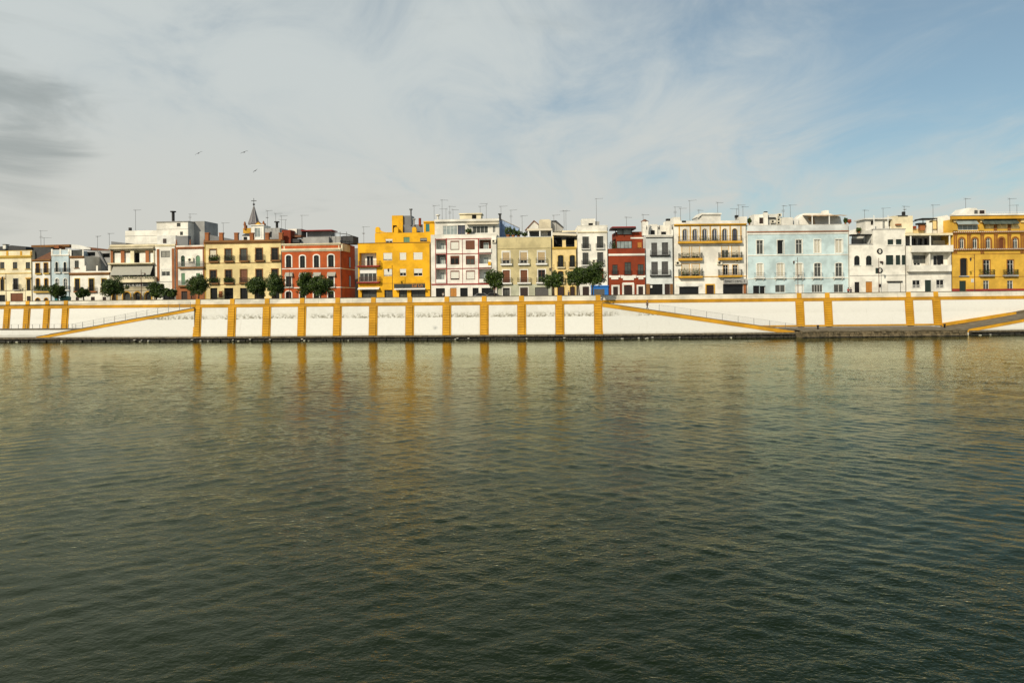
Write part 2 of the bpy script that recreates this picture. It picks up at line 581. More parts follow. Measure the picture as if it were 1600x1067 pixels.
tag(strip('ground', (9.3, 3000), STREET - 0.14, 'concrete', -890, 890), 'flat paved ground of the quarter behind the river wall', 'ground', kind='structure')
tag(strip('street', (11.0, 15.4), STREET - 0.136, 'asphalt'), 'asphalt street between river parapet and houses', 'street', kind='structure')
pv = MB()
for k, (a, b) in enumerate(((-400, -105), (-105, -63.7), (-63.7, 16.4), (16.4, 400))):
    pv.hexa([(a, bank_y(a) + 15.4, STREET - .3), (b, bank_y(b) + 15.4, STREET - .3), (b, bank_y(b) + 30, STREET - .3), (a, bank_y(a) + 30, STREET - .3),
             (a, bank_y(a) + 15.4, STREET), (b, bank_y(b) + 15.4, STREET), (b, bank_y(b) + 30, STREET), (a, bank_y(a) + 30, STREET)])
tag(pv.build('pavement', 'concrete'), 'raised pavement along the house fronts', 'pavement', kind='structure')
nb = MB().box(-300, 300, -200, 0.8, -1.5, 6.75)
tag(nb.build('near_bank', 'concrete'), 'paved near bank on which the viewer stands', 'ground', kind='structure')

# ------------------------------------------------------------------ embankment
TOP = 8.42
BATTER = 0.10                         # the wall leans back 10 cm per metre
block_mesh = {}

def wall_frame(px0, px1, off):
    a, b = plan(px0, off), plan(px1, off)
    d = (b - a)
    ang = math.atan2(d.y, d.x)
    return a, b, d.length, ang

def face(m, x0, x1, z0, z1, proud, back=0.5, lean=BATTER, zb=1.0):
    """slab on the battered face, `proud` metres in front of it"""
    y0, y1 = (z0 - zb) * lean - proud, (z1 - zb) * lean - proud
    m.hexa([(x0, y0, z0), (x1, y0, z0), (x1, y0 + back, z0), (x0, y0 + back, z0),
            (x0, y1, z1), (x1, y1, z1), (x1, y1 + back, z1), (x0, y1 + back, z1)])
    return m

def add_pilaster(root, L, x, z0, z1, zb, narrow=False):
    """ochre pilaster: flat backing strip, a stack of separate blocks, a slim shaft on the parapet"""
    p = face(MB(), x - 0.80, x + 0.86, z0, z1, 0.05, 0.3, zb=zb).build('pilaster', 'wall_ochre_band', root)
    face(MB(), x - 0.66, x + 0.54, z0, z1, 0.09, 0.2, zb=zb).build('joint_bed', 'wall_joint', p)
    n = max(3, int(round((z1 - z0) / 0.48)))
    h = (z1 - z0) / n
    for k in range(n):
        a, b = z0 + k * h + 0.035, z0 + (k + 1) * h - 0.035
        wdt = 0.62
        face(MB(), x - wdt - 0.06, x + wdt - 0.06, a, b, 0.20 + random.uniform(-.015, .015), 0.13, zb=zb).build('block', 'wall_ochre', p)
    face(MB(), x - 0.46, x + 0.46, z1 + 0.62, TOP + 0.03, 0.10, 0.5, zb=zb).build('parapet_pier', 'wall_ochre', root)
    return p

def river_wall(name, label, px0, px1, off, pil_px, z0, zb, white='wall_white', plinth=False):
    a, b, L, ang = wall_frame(px0, px1, off)
    root = empty(name, (a.x, a.y, 0), ang)
    tag(root, label, 'wall')
    t = Vector((math.cos(ang), math.sin(ang)))
    def ux(px):
        r = ray(px, 500)[0]
        nrm = Vector((-t.y, t.x))
        q = a + nrm * 0.3
        d = q.dot(nrm) / Vector((r, 1)).dot(nrm)
        return (Vector((r * d, d)) - a).dot(t)
    band0, band1 = 6.82, 7.42
    core = MB()
    y_at = lambda z: (z - zb) * BATTER
    core.hexa([(0, y_at(-1) + .12, -1), (L, y_at(-1) + .12, -1), (L, 3, -1), (0, 3, -1),
               (0, y_at(band1) + .12, band1), (L, y_at(band1) + .12, band1), (L, 3, band1), (0, 3, band1)])
    core.build('wall_core', white, root)
    xs = [ux(p) for p in pil_px]
    edges = [0.0] + xs + [L]
    for i in range(len(edges) - 1):
        l = edges[i] + (0.92 if i > 0 else 0.0)
        r = edges[i + 1] - (0.86 if i < len(edges) - 2 else 0.0)
        if r - l < 0.4:
            continue
        face(MB(), l, r, z0 + (0.32 if plinth else 0.0), band0 - 0.10, 0.02, 0.3, zb=zb).build('panel', white, root)
        l2 = edges[i] + (0.48 if i > 0 else 0)
        r2 = edges[i + 1] - (0.48 if i < len(edges) - 2 else 0)
        face(MB(), l2, r2, band1, TOP - 0.05, 0.0, 0.45, zb=zb).build('parapet', 'wall_parapet', root)
        # thin ochre border round the panel
        fr = MB()
        face(fr, l - .06, r + .06, band0 - 0.10, band0, 0.035, 0.3, zb=zb)
        if plinth:
            face(fr, l - .06, r + .06, z0, z0 + .32, 0.035, 0.3, zb=zb)
        fr.build('border', 'wall_ochre_band', root)
    face(MB(), 0, L, band0, band1 - 0.13, 0.10, 0.4, zb=zb).build('string_course', 'wall_ochre_band', root)
    face(MB(), 0, L, band1 - 0.13, band1, 0.17, 0.45, zb=zb).build('string_moulding', 'wall_ochre_band', root)
    for x in xs:
        add_pilaster(root, L, x, z0, band0, zb)
    # parapet coping, laid stone by stone
    n = int(L / 3.2) + 1
    for k in range(n):
        u0, u1 = L * k / n + .012, L * (k + 1) / n - .012
        yc = (TOP - zb) * BATTER
        MB().box(u0, u1, yc - .08, yc + .5, TOP - 0.05, TOP + random.uniform(0.035, 0.05)).build('coping_stone', 'stone_ledge', root)
    return root

pil_mid = [308, 362, 416.5, 471.5, 527, 583, 640, 698, 756.5, 815, 874.5, 935]
river_wall('river_wall', 'white river wall with twelve ochre pilasters rising straight from the water', 303, 941.5, 0, pil_mid, 1.0, 1.0)
river_wall('river_wall', 'white upper wall with ochre pilasters behind the walkway at far left', -420, 303, 8.0, [-52, -20, 11, 42, 73, 102], 2.45, 2.45, 'wall_clean')
river_wall('river_wall', 'white upper wall with four ochre pilasters behind the low stone quay', 941.5, 1990, 8.0, [1250, 1294, 1421, 1464], 1.65, 1.65, 'wall_clean', plinth=True)

def polyline_box(m, pts, d0, d1, zlo, zhi):
    """long block along world plan points, d0/d1 metres in front of / behind the line"""
    for (a, b) in zip(pts, pts[1:]):
        t = (b - a).normalized()
        n = Vector((-t.y, t.x))
        q = [a + n * d0, b + n * d0, b + n * d1, a + n * d1]
        m.hexa([(p.x, p.y, zlo) for p in q] + [(p.x, p.y, zhi) for p in q])
    return m

def stones_along(root, name, pts, d, z0, z1, mat, size, seed, jitter=0.12, gap=0.03):
    """one course of rough stones; joined because they are too small to pick out"""
    rr = random.Random(seed)
    m = MB()
    for a, b in zip(pts, pts[1:]):
        t = (b - a)
        L = t.length
        t.normalize()
        n = Vector((-t.y, t.x))
        s = 0.0
        while s < L:
            w = size * rr.uniform(0.6, 1.5)
            e = min(L, s + w)
            dd = d + rr.uniform(-jitter, jitter)
            p0, p1 = a + t * (s + gap), a + t * (e - gap)
            zz0, zz1 = z0 + rr.uniform(-.02, .05), z1 - rr.uniform(0, .10) * (z1 - z0)
            q = [p0 - n * dd, p1 - n * (dd + rr.uniform(-.05, .05)), p1 + n * 0.5, p0 + n * 0.5]
            i = rr.uniform(0.0, 0.06)
            qt = [p0 - n * (dd - i) + t * i, p1 - n * (dd - i) - t * i, p1 + n * 0.5, p0 + n * 0.5]
            m.hexa([(p.x, p.y, zz0) for p in q] + [(p.x, p.y, zz1) for p in qt])
            s = e
    o = m.build(name, mat, root)
    o['kind'] = 'stuff'
    return o

# foot of the wall: a stone ledge on dark wet rubble
def ledge(label, pts, seed):
    root = empty('stone_ledge', (0, 0, 0))
    tag(root, label, 'ledge')
    polyline_box(MB(), pts, -0.55, 1.2, -1.5, 0.22).build('footing', 'stone_wet', root)
    stones_along(root, 'wet_rubble', pts, 0.85, -0.4, 0.42, 'stone_wet', 0.9, seed, 0.22)
    stones_along(root, 'rubble_course', pts, 0.62, 0.40, 0.70, 'stone_wet', 0.7, seed + 1, 0.08)
    rr = random.Random(seed + 5)
    for a, b in zip(pts, pts[1:]):
        t = b - a
        L = t.length
        t.normalize()
        nn = Vector((-t.y, t.x))
        k = max(1, int(L / 2.6))
        for j in range(k):
            p0, p1 = a + t * (L * j / k + .015), a + t * (L * (j + 1) / k - .015)
            f = 0.92 + rr.uniform(-.05, .05)
            q = [p0 - nn * f, p1 - nn * f, p1 + nn * 0.8, p0 + nn * 0.8]
            z1 = 1.0 + rr.uniform(-.03, .02)
            MB().hexa([(p.x, p.y, 0.70) for p in q] + [(p.x, p.y, z1) for p in q]).build('ledge_stone', 'stone_ledge', root)
        m = MB()
        for j in range(int(L / 5)):
            s = rr.uniform(0, L)
            w = rr.uniform(.15, .5)
            p0, p1 = a + t * s, a + t * (s + w)
            q = [p0 - nn * 1.12, p1 - nn * 1.12, p1 - nn * .7, p0 - nn * .7]
            z = rr.uniform(.05, .4)
            m.hexa([(p.x, p.y, z) for p in q] + [(p.x, p.y, z + rr.uniform(.1, .2)) for p in q])
        if m.v:
            o = m.build('bleached_rubble', 'stone_pale', root)
            o['kind'] = 'stuff'
ledge('low stone ledge on wet rubble at the foot of the left walls', [plan(p, 0) for p in (-420, -5, 303)], 11)
ledge('long stone ledge on wet rubble under the pilastered white wall', [plan(p, 0) for p in (303, 941.5)], 21)
ledge('stone ledge on wet rubble below the descending ramp', [plan(p, 0) for p in (941.5, 1256)], 31)
ledge('low stone ledge under the ramp at the right edge', [plan(p, 0) for p in (1513, 1990)], 41)

def ramp(label, p0, p1, width, pave, low_z=1.0, kerb=0.0, band=0.55, kerb_mat='ramp_paving'):
    """wedge between two photo points of its river-side coping; p = (px, py)"""
    A, B = at(p0[0], p0[1], 0), at(p1[0], p1[1], 0)
    root = empty('ramp', (A.x, A.y, 0), math.atan2(B.y - A.y, B.x - A.x))
    tag(root, label, 'ramp')
    L = (B.xy - A.xy).length
    zA, zB = A.z, B.z
    def lin(x):
        return zA + (zB - zA) * x / L
    def sl(m, x0, x1, y0, y1, lo, hi, clampz=None):
        z = [(lin(x) + lo, lin(x) + hi) for x in (x0, x1)]
        if clampz is not None:
            z = [(clampz, b) for a, b in z]
        m.hexa([(x0, y0, z[0][0]), (x1, y0, z[1][0]), (x1, y1, z[1][0]), (x0, y1, z[0][0]),
                (x0, y0, z[0][1]), (x1, y0, z[1][1]), (x1, y1, z[1][1]), (x0, y1, z[0][1])])
        return m
    sl(MB(), 0, L, 0.0, width, 0, -0.12, -0.9).build('retaining_wall', 'wall_white', root)
    sl(MB(), 0, L, -0.07, 0.30, -band, -0.01).build('string_course', 'wall_ochre', root)
    sl(MB(), 0, L, 0.30, width, -0.2, -0.06).build('paving', pave, root)
    n = max(3, int(L / 2.8))
    for k in range(n):
        sl(MB(), L * k / n + .012, L * (k + 1) / n - .012, -0.12, 0.42, -0.01, 0.12 + random.uniform(-.015, .02)).build('coping_stone', pave, root)
    if kerb:
        sl(MB(), 0, L, width - 0.35, width, -0.3, kerb).build('kerb', kerb_mat, root)
    return root, sl, L, lin

def fence(label, base, posts_every, height, mat='iron', wires=(1.0,), mesh=False):
    """base: list of world points; thin posts and rails"""
    o0 = base[0]
    root = empty('railing', tuple(o0))
    tag(root, label, 'railing')
    loc = [p - o0 for p in base]
    for a, b in zip(loc, loc[1:]):
        d = b - a
        n = max(1, int(round(d.length / posts_every)))
        for k in range(n + 1):
            p = a + d * k / n
            MB().box(p.x - .03, p.x + .03, p.y - .03, p.y + .03, p.z - .1, p.z + height).build('post', mat, root)
        for w in wires:
            MB().tube([a + Vector((0, 0, height * w)), b + Vector((0, 0, height * w))], [.014, .014], 5).build('rail', mat, root)
        if mesh:
            m = MB()
            k = int(d.length / 0.16)
            for j in range(1, k):
                p = a + d * j / k
                m.box(p.x - .005, p.x + .005, p.y - .005, p.y + .005, p.z + .08, p.z + height - .02)
            m.build('balusters', mat, root)
    return root

# left: walkway, ramp up to the right
def walkway(name, label, px, d0, d1, z, mat, wallmat):
    pts = [plan(p, 0) for p in px]
    o = polyline_box(MB(), pts, d0, d1, -1.0, z).build(name, wallmat)
    tag(o, label, 'walkway', kind='structure')
    c = polyline_box(MB(), pts, d0 - 0.06, d1 + .05, z, z + 0.16).build('paving', mat, o)
    return o
walkway('walkway', 'white faced riverside walkway at far left', (-420, -5, 300), 4.1, 7.9, 2.35, 'stone_ledge', 'wall_clean')
lr = ramp('white ramp with ochre edge climbing right towards the first pilaster', (57, 526.5), (303, 481.5), 4.0, 'stone_ledge')
fence('thin railing along the left climbing ramp', [at(112, 516.3, 0) + Vector((0, .15, .05)), at(297, 482, 0) + Vector((0, .15, .05))], 2.3, 1.25, 'steel', (1.0, .5), mesh=True)
wp = [plan(p, 4.2) for p in (-60, -5, 118)]
fence('low railing along the walkway at far left', [Vector((p.x, p.y, 2.5)) for p in wp], 1.7, 1.0, 'grey_metal', (1.0,))
# right: ramp down to the quay, quay, second ramp up
rr_ = ramp('white ramp with ochre edge descending right to the stone quay', (941.5, 473.5), (1258, 519.5), 6.0, 'ramp_paving', kerb=0.18, band=0.72)
fence('thin railing along the descending ramp', [at(1030, 485.5, 0.3), at(1252, 517.5, 0.3)], 3.0, 1.15, 'steel', (1.0,), mesh=True)
ramp('white ramp with ochre edge climbing to the right edge', (1510, 514.5), (1990, 426), 7.8, 'ramp_paving_grey', kerb=0.45, kerb_mat='ramp_paving_grey', band=0.6)

def sloped_band():
    A, B = at(1470, 507.0, 7.9), at(1990, 426, 7.9)
    m = MB().hexa([(A.x, A.y - .55, A.z - .35), (B.x, B.y - .1, B.z - .35), (B.x, B.y + .3, B.z - .35), (A.x, A.y + .3, A.z - .35),
                   (A.x, A.y - .55, A.z + .25), (B.x, B.y - .1, B.z + .25), (B.x, B.y + .3, B.z + .25), (A.x, A.y + .3, A.z + .25)])
    tag(m.build('skirting_band', 'wall_ochre'), 'ochre band rising along the wall above the right edge ramp', 'band')
sloped_band()

def quay():
    root = empty('stone_quay', (0, 0, 0))
    tag(root, 'low rough stone quay between the two ramps on the right', 'quay')
    pts = [plan(1253, -3.6), plan(1512, -3.6)]
    polyline_box(MB(), pts, 0.25, 11.4, -1.5, 1.45).build('quay_core', 'stone_quay', root)
    a, b = pts
    for k, (z0, z1, s) in enumerate(((-0.4, 0.28, .9), (0.28, 0.78, .7), (0.78, 1.22, .8))):
        stones_along(root, 'rubble_course', pts, 0.0, z0, z1, 'stone_quay' if k else 'stone_wet', s, 60 + k, 0.12)
    n = 14
    t = (b - a) / n
    for k in range(n):
        p0, p1 = a + t * (k + .01), a + t * (k + .99)
        z = 1.5 + random.uniform(-.03, .03)
        MB().box(p0.x, p1.x, p0.y - .15, p0.y + 1.1, 1.2, z).build('edge_stone', 'ramp_paving_grey', root)
    MB().box(a.x, b.x, a.y + 1.12, a.y + 11.4, 1.2, 1.5).build('paving', 'ramp_paving_grey', root)
quay()
for px, lab in ((1278, 'squat dark mooring bollard at the left end of the stone quay'), (1476, 'squat dark mooring bollard at the right end of the stone quay')):
    p = at(px, 512, 0.5)
    tag(MB().lathe((p.x, p.y, 1.5), [(.16, 0), (.14, .5), (.24, .58), (.24, .72), (.1, .78)], 10).build('mooring_bollard', 'iron', None, True), lab, 'bollard')
# ------------------------------------------------------------------ houses
CROPS = {'A': (0, 350, 8.209), 'B': (100, 350, 8.209), 'C': (165, 320, 6.881), 'D': (315, 300, 6.1), 'E': (435, 330, 7.362),
         'F': (550, 320, 6.881), 'G': (665, 310, 6.467), 'H': (770, 310, 6.464), 'I': (890, 320, 6.882), 'J': (1040, 310, 6.464),
         'K': (1160, 315, 6.667), 'L': (1315, 315, 6.67), 'M': (1470, 315, 6.669)}
FACADE = 17.0

def outline(u0, u1, z0, z1, rise=0.0, n=8):
    if rise <= 0:
        return [(u0, z0), (u1, z0), (u1, z1), (u0, z1)]
    mid, hw = (u0 + u1) / 2, (u1 - u0) / 2
    p = [(u0, z0), (u1, z0)]
    for k in range(n + 1):
        t = math.pi * k / n
        p.append((mid + hw * math.cos(t), z1 - rise + rise * math.sin(t)))
    return p

def grow(u0, u1, z0, z1, rise, d, dbot=None):
    return outline(u0 - d, u1 + d, z0 - (d if dbot is None else dbot), z1 + d, rise + (d if rise > 0 else 0))

def half(pts, mid, left, gap):
    out = []
    m = mid - gap if left else mid + gap
    n = len(pts)
    for k in range(n):
        a, b = pts[k], pts[(k + 1) % n]
        ina, inb = ((a[0] <= m), (b[0] <= m)) if left else ((a[0] >= m), (b[0] >= m))
        if ina:
            out.append(a)
        if ina != inb:
            t = (m - a[0]) / (b[0] - a[0])
            out.append((m, a[1] + t * (b[1] - a[1])))
    return out

class House:
    def __init__(self, name, label, crop, x0, x1, cat='house', depth=10.5, off=0.0):
        self.ox, self.oy, self.s = CROPS[crop]
        self.a = plan(self.ox + x0 / self.s, FACADE + off, 455)
        self.b = plan(self.ox + x1 / self.s, FACADE + off, 455)
        d = self.b - self.a
        self.L, self.ang = d.length, math.atan2(d.y, d.x)
        self.t = d.normalized()
        self.n = Vector((-self.t.y, self.t.x))
        self.depth = depth
        self.root = empty(name, (self.a.x, self.a.y, STREET), self.ang)
        tag(self.root, label, cat)
        self.masses = []
    def P(self, cx, cy, back=0.0):
        rx, rz = ray(self.ox + cx / self.s, self.oy + cy / self.s)
        q = self.a + self.n * back
        D = q.dot(self.n) / Vector((rx, 1)).dot(self.n)
        return (Vector((rx * D, D)) - self.a).dot(self.t), CAM_H + rz * D - STREET
    def rect(self, x0, x1, y0, y1, back=0.0):
        xm, ym = (x0 + x1) / 2, (y0 + y1) / 2
        u0, u1 = self.P(x0, ym, back)[0], self.P(x1, ym, back)[0]
        z1, z0 = self.P(xm, y0, back)[1], self.P(xm, y1, back)[1]
        return u0, u1, z0, z1
    def mass(self, x0, x1, ytop, mat, back=0.0, depth=None, zb=-0.3, ybot=None, fit=True, roof='roof_grey', name='wall'):
        u0, u1, z0, z1 = self.rect(x0, x1, ytop, ytop + 20, back)
        if fit:
            u0, u1 = max(u0, 0.005), min(u1, self.L - 0.005)
        if ybot is not None:
            zb = self.rect(x0, x1, ytop, ybot, back)[2]
        m = Mass(self, u0, u1, zb, z1, back, depth or self.depth, mat, roof, name)
        self.masses.append(m)
        return m
    def block(self, x0, x1, y0, y1, mat, back=3.0, depth=3.0, name='roof_hut', parent=None):
        u0, u1, z0, z1 = self.rect(x0, x1, y0, y1, back)
        return MB().box(u0, u1, back, back + depth, z0, z1).build(name, mat, parent or self.root)
    def poly(self, pts, mat, back=3.0, depth=0.3, name='roof_slope', parent=None):
        q = [self.P(x, y, back) for x, y in pts]
        area = sum(a[0] * b[1] - b[0] * a[1] for a, b in zip(q, q[1:] + q[:1]))
        if area < 0:
            q.reverse()
        return MB().prism(q, back, back + depth).build(name, mat, parent or self.root)
    def pipe(self, x, y0, y1, r, mat, back=3.0, cap=True, name='chimney'):
        u, _, z0, z1 = self.rect(x, x, y0, y1, back)
        m = MB().lathe((u, back, z0), [(r, 0), (r, z1 - z0 - .25 if cap else z1 - z0)] + ([(r * 2.0, z1 - z0 - .25), (r * 2.0, z1 - z0)] if cap else []), 10)
        return m.build(name, mat, self.root)
    def finial(self, x, y0, y1, mat, back=0.12, w=0.13):
        u, _, z0, z1 = self.rect(x, x, y0, y1, back)
        h = z1 - z0
        m = MB().lathe((u, back, z0), [(w * 1.3, 0), (w * 1.3, h * .12), (w * .6, h * .2), (w * 1.2, h * .45), (w * .5, h * .65), (w * .8, h * .75), (w * .1, h)], 8)
        return m.build('finial', mat, self.root, True)
    def done(self):
        m0 = self.masses[0]
        if self.L > 4 and m0.back == 0:
            u = m0.u1 - .1
            MB().tube([(u, -.09, 0.02), (u, -.09, m0.z1 - .5), (u, .0, m0.z1 - .3)], [.05, .05, .05], 6).build('drainpipe', 'grey_metal', self.root)
        for m in self.masses:
            m.finish()

class Mass:
    def __init__(self, h, u0, u1, z0, z1, back, depth, mat, roof, name):
        self.h, self.u0, self.u1, self.z0, self.z1, self.back, self.depth = h, u0, u1, z0, z1, back, depth
        self.mat, self.roof, self.name, self.ops, self.bases = mat, roof, name, [], []
    def finish(self):
        m = MB()
        y = self.back
        ul = sorted({self.u0, self.u1, *[c for o in self.ops for c in o[:2]]})
        zl = sorted({self.z0, self.z1, *[c for o in self.ops for c in o[2:4]]})
        for a, b in zip(ul, ul[1:]):
            for c, d in zip(zl, zl[1:]):
                um, zm = (a + b) / 2, (c + d) / 2
                if any(o[0] < um < o[1] and o[2] < zm < o[3] for o in self.ops):
                    continue
                m.quad((a, y, c), (b, y, c), (b, y, d), (a, y, d))
        for u0, u1, z0, z1, rise, rev in self.ops:
            o = outline(u0, u1, z0, z1, rise)
            n = len(o)
            for k in range(n):
                p, q = o[k], o[(k + 1) % n]
                m.quad((q[0], y, q[1]), (p[0], y, p[1]), (p[0], y + rev, p[1]), (q[0], y + rev, q[1]))
            if rise > 0:
                arc = o[2:]
                for p, q in zip(arc, arc[1:]):
                    m.quad((q[0], y, q[1]), (p[0], y, p[1]), (p[0], y, z1), (q[0], y, z1))
        e, u0, u1, z0, z1 = y + self.depth, self.u0, self.u1, self.z0, self.z1
        m.quad((u0, e, z0), (u0, y, z0), (u0, y, z1), (u0, e, z1))
        m.quad((u1, y, z0), (u1, e, z0), (u1, e, z1), (u1, y, z1))
        m.quad((u1, e, z0), (u0, e, z0), (u0, e, z1), (u1, e, z1))
        m.quad((u0, y, z1), (u1, y, z1), (u1, e, z1), (u0, e, z1))
        m.build(self.name, self.mat, self.h.root)
        for bu0, bu1, bz0, bz1, bmat, bname in self.bases:
            bm = MB()
            ul = sorted({bu0, bu1, *[c for o in self.ops for c in o[:2] if bu0 < c < bu1]})
            zl = sorted({bz0, bz1, *[c for o in self.ops for c in o[2:4] if bz0 < c < bz1]})
            for a, b in zip(ul, ul[1:]):
                for c, d in zip(zl, zl[1:]):
                    um, zm = (a + b) / 2, (c + d) / 2
                    if not any(o[0] < um < o[1] and o[2] < zm < o[3] for o in self.ops):
                        bm.box(a, b, y - .04, y - .003, c, d)
            bm.build(bname, bmat, self.h.root)
        MB().box(u0 + .25, u1 - .25, y + .25, e - .25, z1, z1 + .04).build('roof', self.roof, self.h.root)
    def base(self, x0, x1, y0, mat, name):
        u0, u1, _, z1 = self.h.rect(x0, x1, y0, y0 + 20, self.back)
        self.bases.append((max(u0, self.u0), min(u1, self.u1), 0.0, z1, mat, name))
    # ---- trim stuck on the wall
    def trim(self, x0, x1, y0, y1, proud, mat, name='string_course', parent=None):
        u0, u1, z0, z1 = self.h.rect(x0, x1, y0, y1, self.back)
        return MB().box(u0, u1, self.back - proud, self.back - 0.002, z0, z1).build(name, mat, parent or self.h.root)
    def cornice(self, y0, y1, mat, proud=0.25, x0=None, x1=None):
        z1, z0 = self.h.P(0, y0, self.back)[1], self.h.P(0, y1, self.back)[1]
        if x0 is None:
            a, b = self.u0, self.u1
            mid = (a + b) / 2
            cx = (self.h.P(500, 400, self.back)[0])
            # heights read at the middle of the facade
            px = 500 + (mid - cx) * 7.2 * self.h.s
            z1, z0 = self.h.P(px, y0, self.back)[1], self.h.P(px, y1, self.back)[1]
        else:
            a, b, z0, z1 = self.h.rect(x0, x1, y0, y1, self.back)
        d = (z1 - z0)
        m = MB().box(a + .004, b - .004, self.back - proud * .45, self.back - .003, z0, z0 + d * .42)
        m.box(a + .004, b - .004, self.back - proud, self.back - .003, z0 + d * .42, z1)
        return m.build('cornice', mat, self.h.root)
    def coping(self, mat='p_white', h=0.09, o=0.05):
        MB().box(self.u0, self.u1, self.back - o, self.back + .25, self.z1 + .002, self.z1 + h).build('coping', mat, self.h.root)
    def string(self, y, mat, h=0.14, proud=0.07):
        mid = (self.u0 + self.u1) / 2
        cx = self.h.P(500, 400, self.back)[0]
        px = 500 + (mid - cx) * 7.2 * self.h.s
        z = self.h.P(px, y, self.back)[1]
        return MB().box(self.u0 + .003, self.u1 - .003, self.back - proud, self.back - .003, z - h / 2, z + h / 2).build('string_course', mat, self.h.root)
    # ---- openings
    def w(self, x0, x1, y0, y1, k='g', fr='white', arch=0.0, sur=None, sw=0.17, sill=None, rev=0.16, f=0.6, pane='glass', bl='blind', hood=None, trans=True, name=None):
        h = self.h
        u0, u1, z0, z1 = h.rect(x0, x1, y0, y1, self.back)
        z0 = max(z0, self.z0 + 0.02)
        ground = z0 < 1.5 and k in 'gdsr' and y1 > 0 and self.back == 0 and self.z0 < 0 and z0 < 1.1
        if ground and k in 'dsr':
            z0 = 0.02
        u0, u1 = max(u0, self.u0 + .05), min(u1, self.u1 - .05)
        rise = arch * (u1 - u0) / 2
        if k == 'o':
            rev = 1.5
        if k == 's':
            rev = 0.45
        self.ops.append((u0, u1, z0, z1, rise, rev))
        yb = self.back + rev - 0.06 if k not in 'o' else self.back + rev
        nm = name or {'d': 'door', 's': 'shop_front', 'r': 'roller_door', 'o': 'loggia'}.get(k, 'window')
        A = outline(u0, u1, z0, z1, rise)
        fw = 0.075 if (u1 - u0) < 2 else 0.09
        B = outline(u0 + fw, u1 - fw, z0 + fw, z1 - fw, max(0, rise - fw) if rise > 0 else 0)
        mid = (u0 + u1) / 2
        if k == 'o':
            o = MB().box(u0 - .02, u1 + .02, yb, yb + .05, z0, z1).build(nm, fr, h.root)
            wd = (u1 - u0)
            MB().box(u0 + wd * .30, u0 + wd * .74, yb - .05, yb - .002, z0, z0 + (z1 - z0) * .80).build('door_frame', 'white', o)
            for q in (0, 1):
                a = u0 + wd * (.34 + .19 * q)
                MB().box(a, a + wd * .16, yb - .075, yb - .052, z0 + .12, z0 + (z1 - z0) * .76).build('pane', pane, o)
            return o
        g = MB().ring(A, B, yb, yb + .07)
        wide = (u1 - u0) > 2.2
        mull = [mid] if not wide else [u0 + (u1 - u0) * q / 4 for q in (1, 2, 3)]
        if k in 'gb':
            for mm in mull:
                g.box(mm - .035, mm + .035, yb + .004, yb + .066, z0 + fw, z1 - fw - rise * .15)
            if trans and (z1 - z0) > 1.7:
                zt = z0 + (z1 - z0) * .72
                g.box(u0 + fw, u1 - fw, yb + .008, yb + .062, zt - .025, zt + .025)
        o = g.build(nm, fr, h.root)
        if k in 'gb':
            if wide:
                e = [u0 + fw] + mull + [u1 - fw]
                for a, b in zip(e, e[1:]):
                    MB().box(a + .02, b - .02, yb + .03, yb + .045, z0 + fw, z1 - fw).build('pane', pane, o)
            else:
                for s in (True, False):
                    MB().prism(half(B, mid, s, .03), yb + .03, yb + .045).build('pane', pane, o)
            if k == 'b':
                bm = MB()
                zb = z1 - (z1 - z0) * f
                MB().box(u0 + .02, u1 - .02, yb - .085, yb - .004, z1 - .2, z1 - .01).build('blind_box', fr, o)
                nsl = max(3, int((z1 - zb) / .13))
                for q in range(nsl):
                    a = zb + (z1 - .2 - zb) * q / nsl
                    b = zb + (z1 - .2 - zb) * (q + 1) / nsl
                    bm.box(u0 + .05, u1 - .05, yb - .05, yb - .012, a + .006, b - .002)
                bm.build('blind', bl, o)
        elif k == 'd':
            for s in (True, False):
                pts = half(B, mid, s, .008)
                lf = MB().prism(pts, yb + .02, yb + .06).build('leaf', bl if bl != 'blind' else 'wood', o)
                us = [p[0] for p in pts]
                a, b = min(us) + .09, max(us) - .09
                if b - a > .1:
                    pm = MB()
                    hh = z1 - rise - z0
                    for q in range(3):
                        pm.box(a, b, yb + .002, yb + .018, z0 + hh * (.08 + .30 * q), z0 + hh * (.08 + .30 * q + .24))
                    pm.build('raised_panel', bl if bl != 'blind' else 'wood', lf)
        elif k == 'l':
            for s in (True, False):
                pts = half(B, mid, s, .008)
                lf = MB().ring(pts, [(p[0] + (.06 if p[0] < sum(q[0] for q in pts) / len(pts) else -.06), p[1] + (.08 if p[1] < z0 + .3 else -.06)) for p in pts], yb + .01, yb + .05).build('shutter', fr, o)
                us = [p[0] for p in pts]
                sm = MB()
                ns = int((z1 - z0 - .25) / .12)
                for q in range(ns):
                    zz = z0 + .14 + q * .12
                    sm.hexa([(min(us) + .05, yb + .015, zz), (max(us) - .05, yb + .015, zz), (max(us) - .05, yb + .04, zz + .05), (min(us) + .05, yb + .04, zz + .05),
                             (min(us) + .05, yb + .02, zz + .03), (max(us) - .05, yb + .02, zz + .03), (max(us) - .05, yb + .045, zz + .08), (min(us) + .05, yb + .045, zz + .08)])
                sm.build('slats', bl if bl != 'blind' else fr, lf)
                MB().prism(pts, yb + .06, yb + .07).build('pane', pane, lf)
        elif k == 's':
            n = max(2, int((u1 - u0) / 1.3))
            for q in range(n):
                a, b = u0 + fw + (u1 - u0 - 2 * fw) * q / n, u0 + fw + (u1 - u0 - 2 * fw) * (q + 1) / n
                MB().box(a + .03, b - .03, yb + .02, yb + .04, z0 + .1, z1 - fw).build('pane', pane, o)
            MB().box(u0, u1, yb + .05, yb + .08, z0, z1).build('backing', 'dark', o)
        elif k == 'r':
            n = max(5, int((z1 - z0) / .16))
            rm = MB()
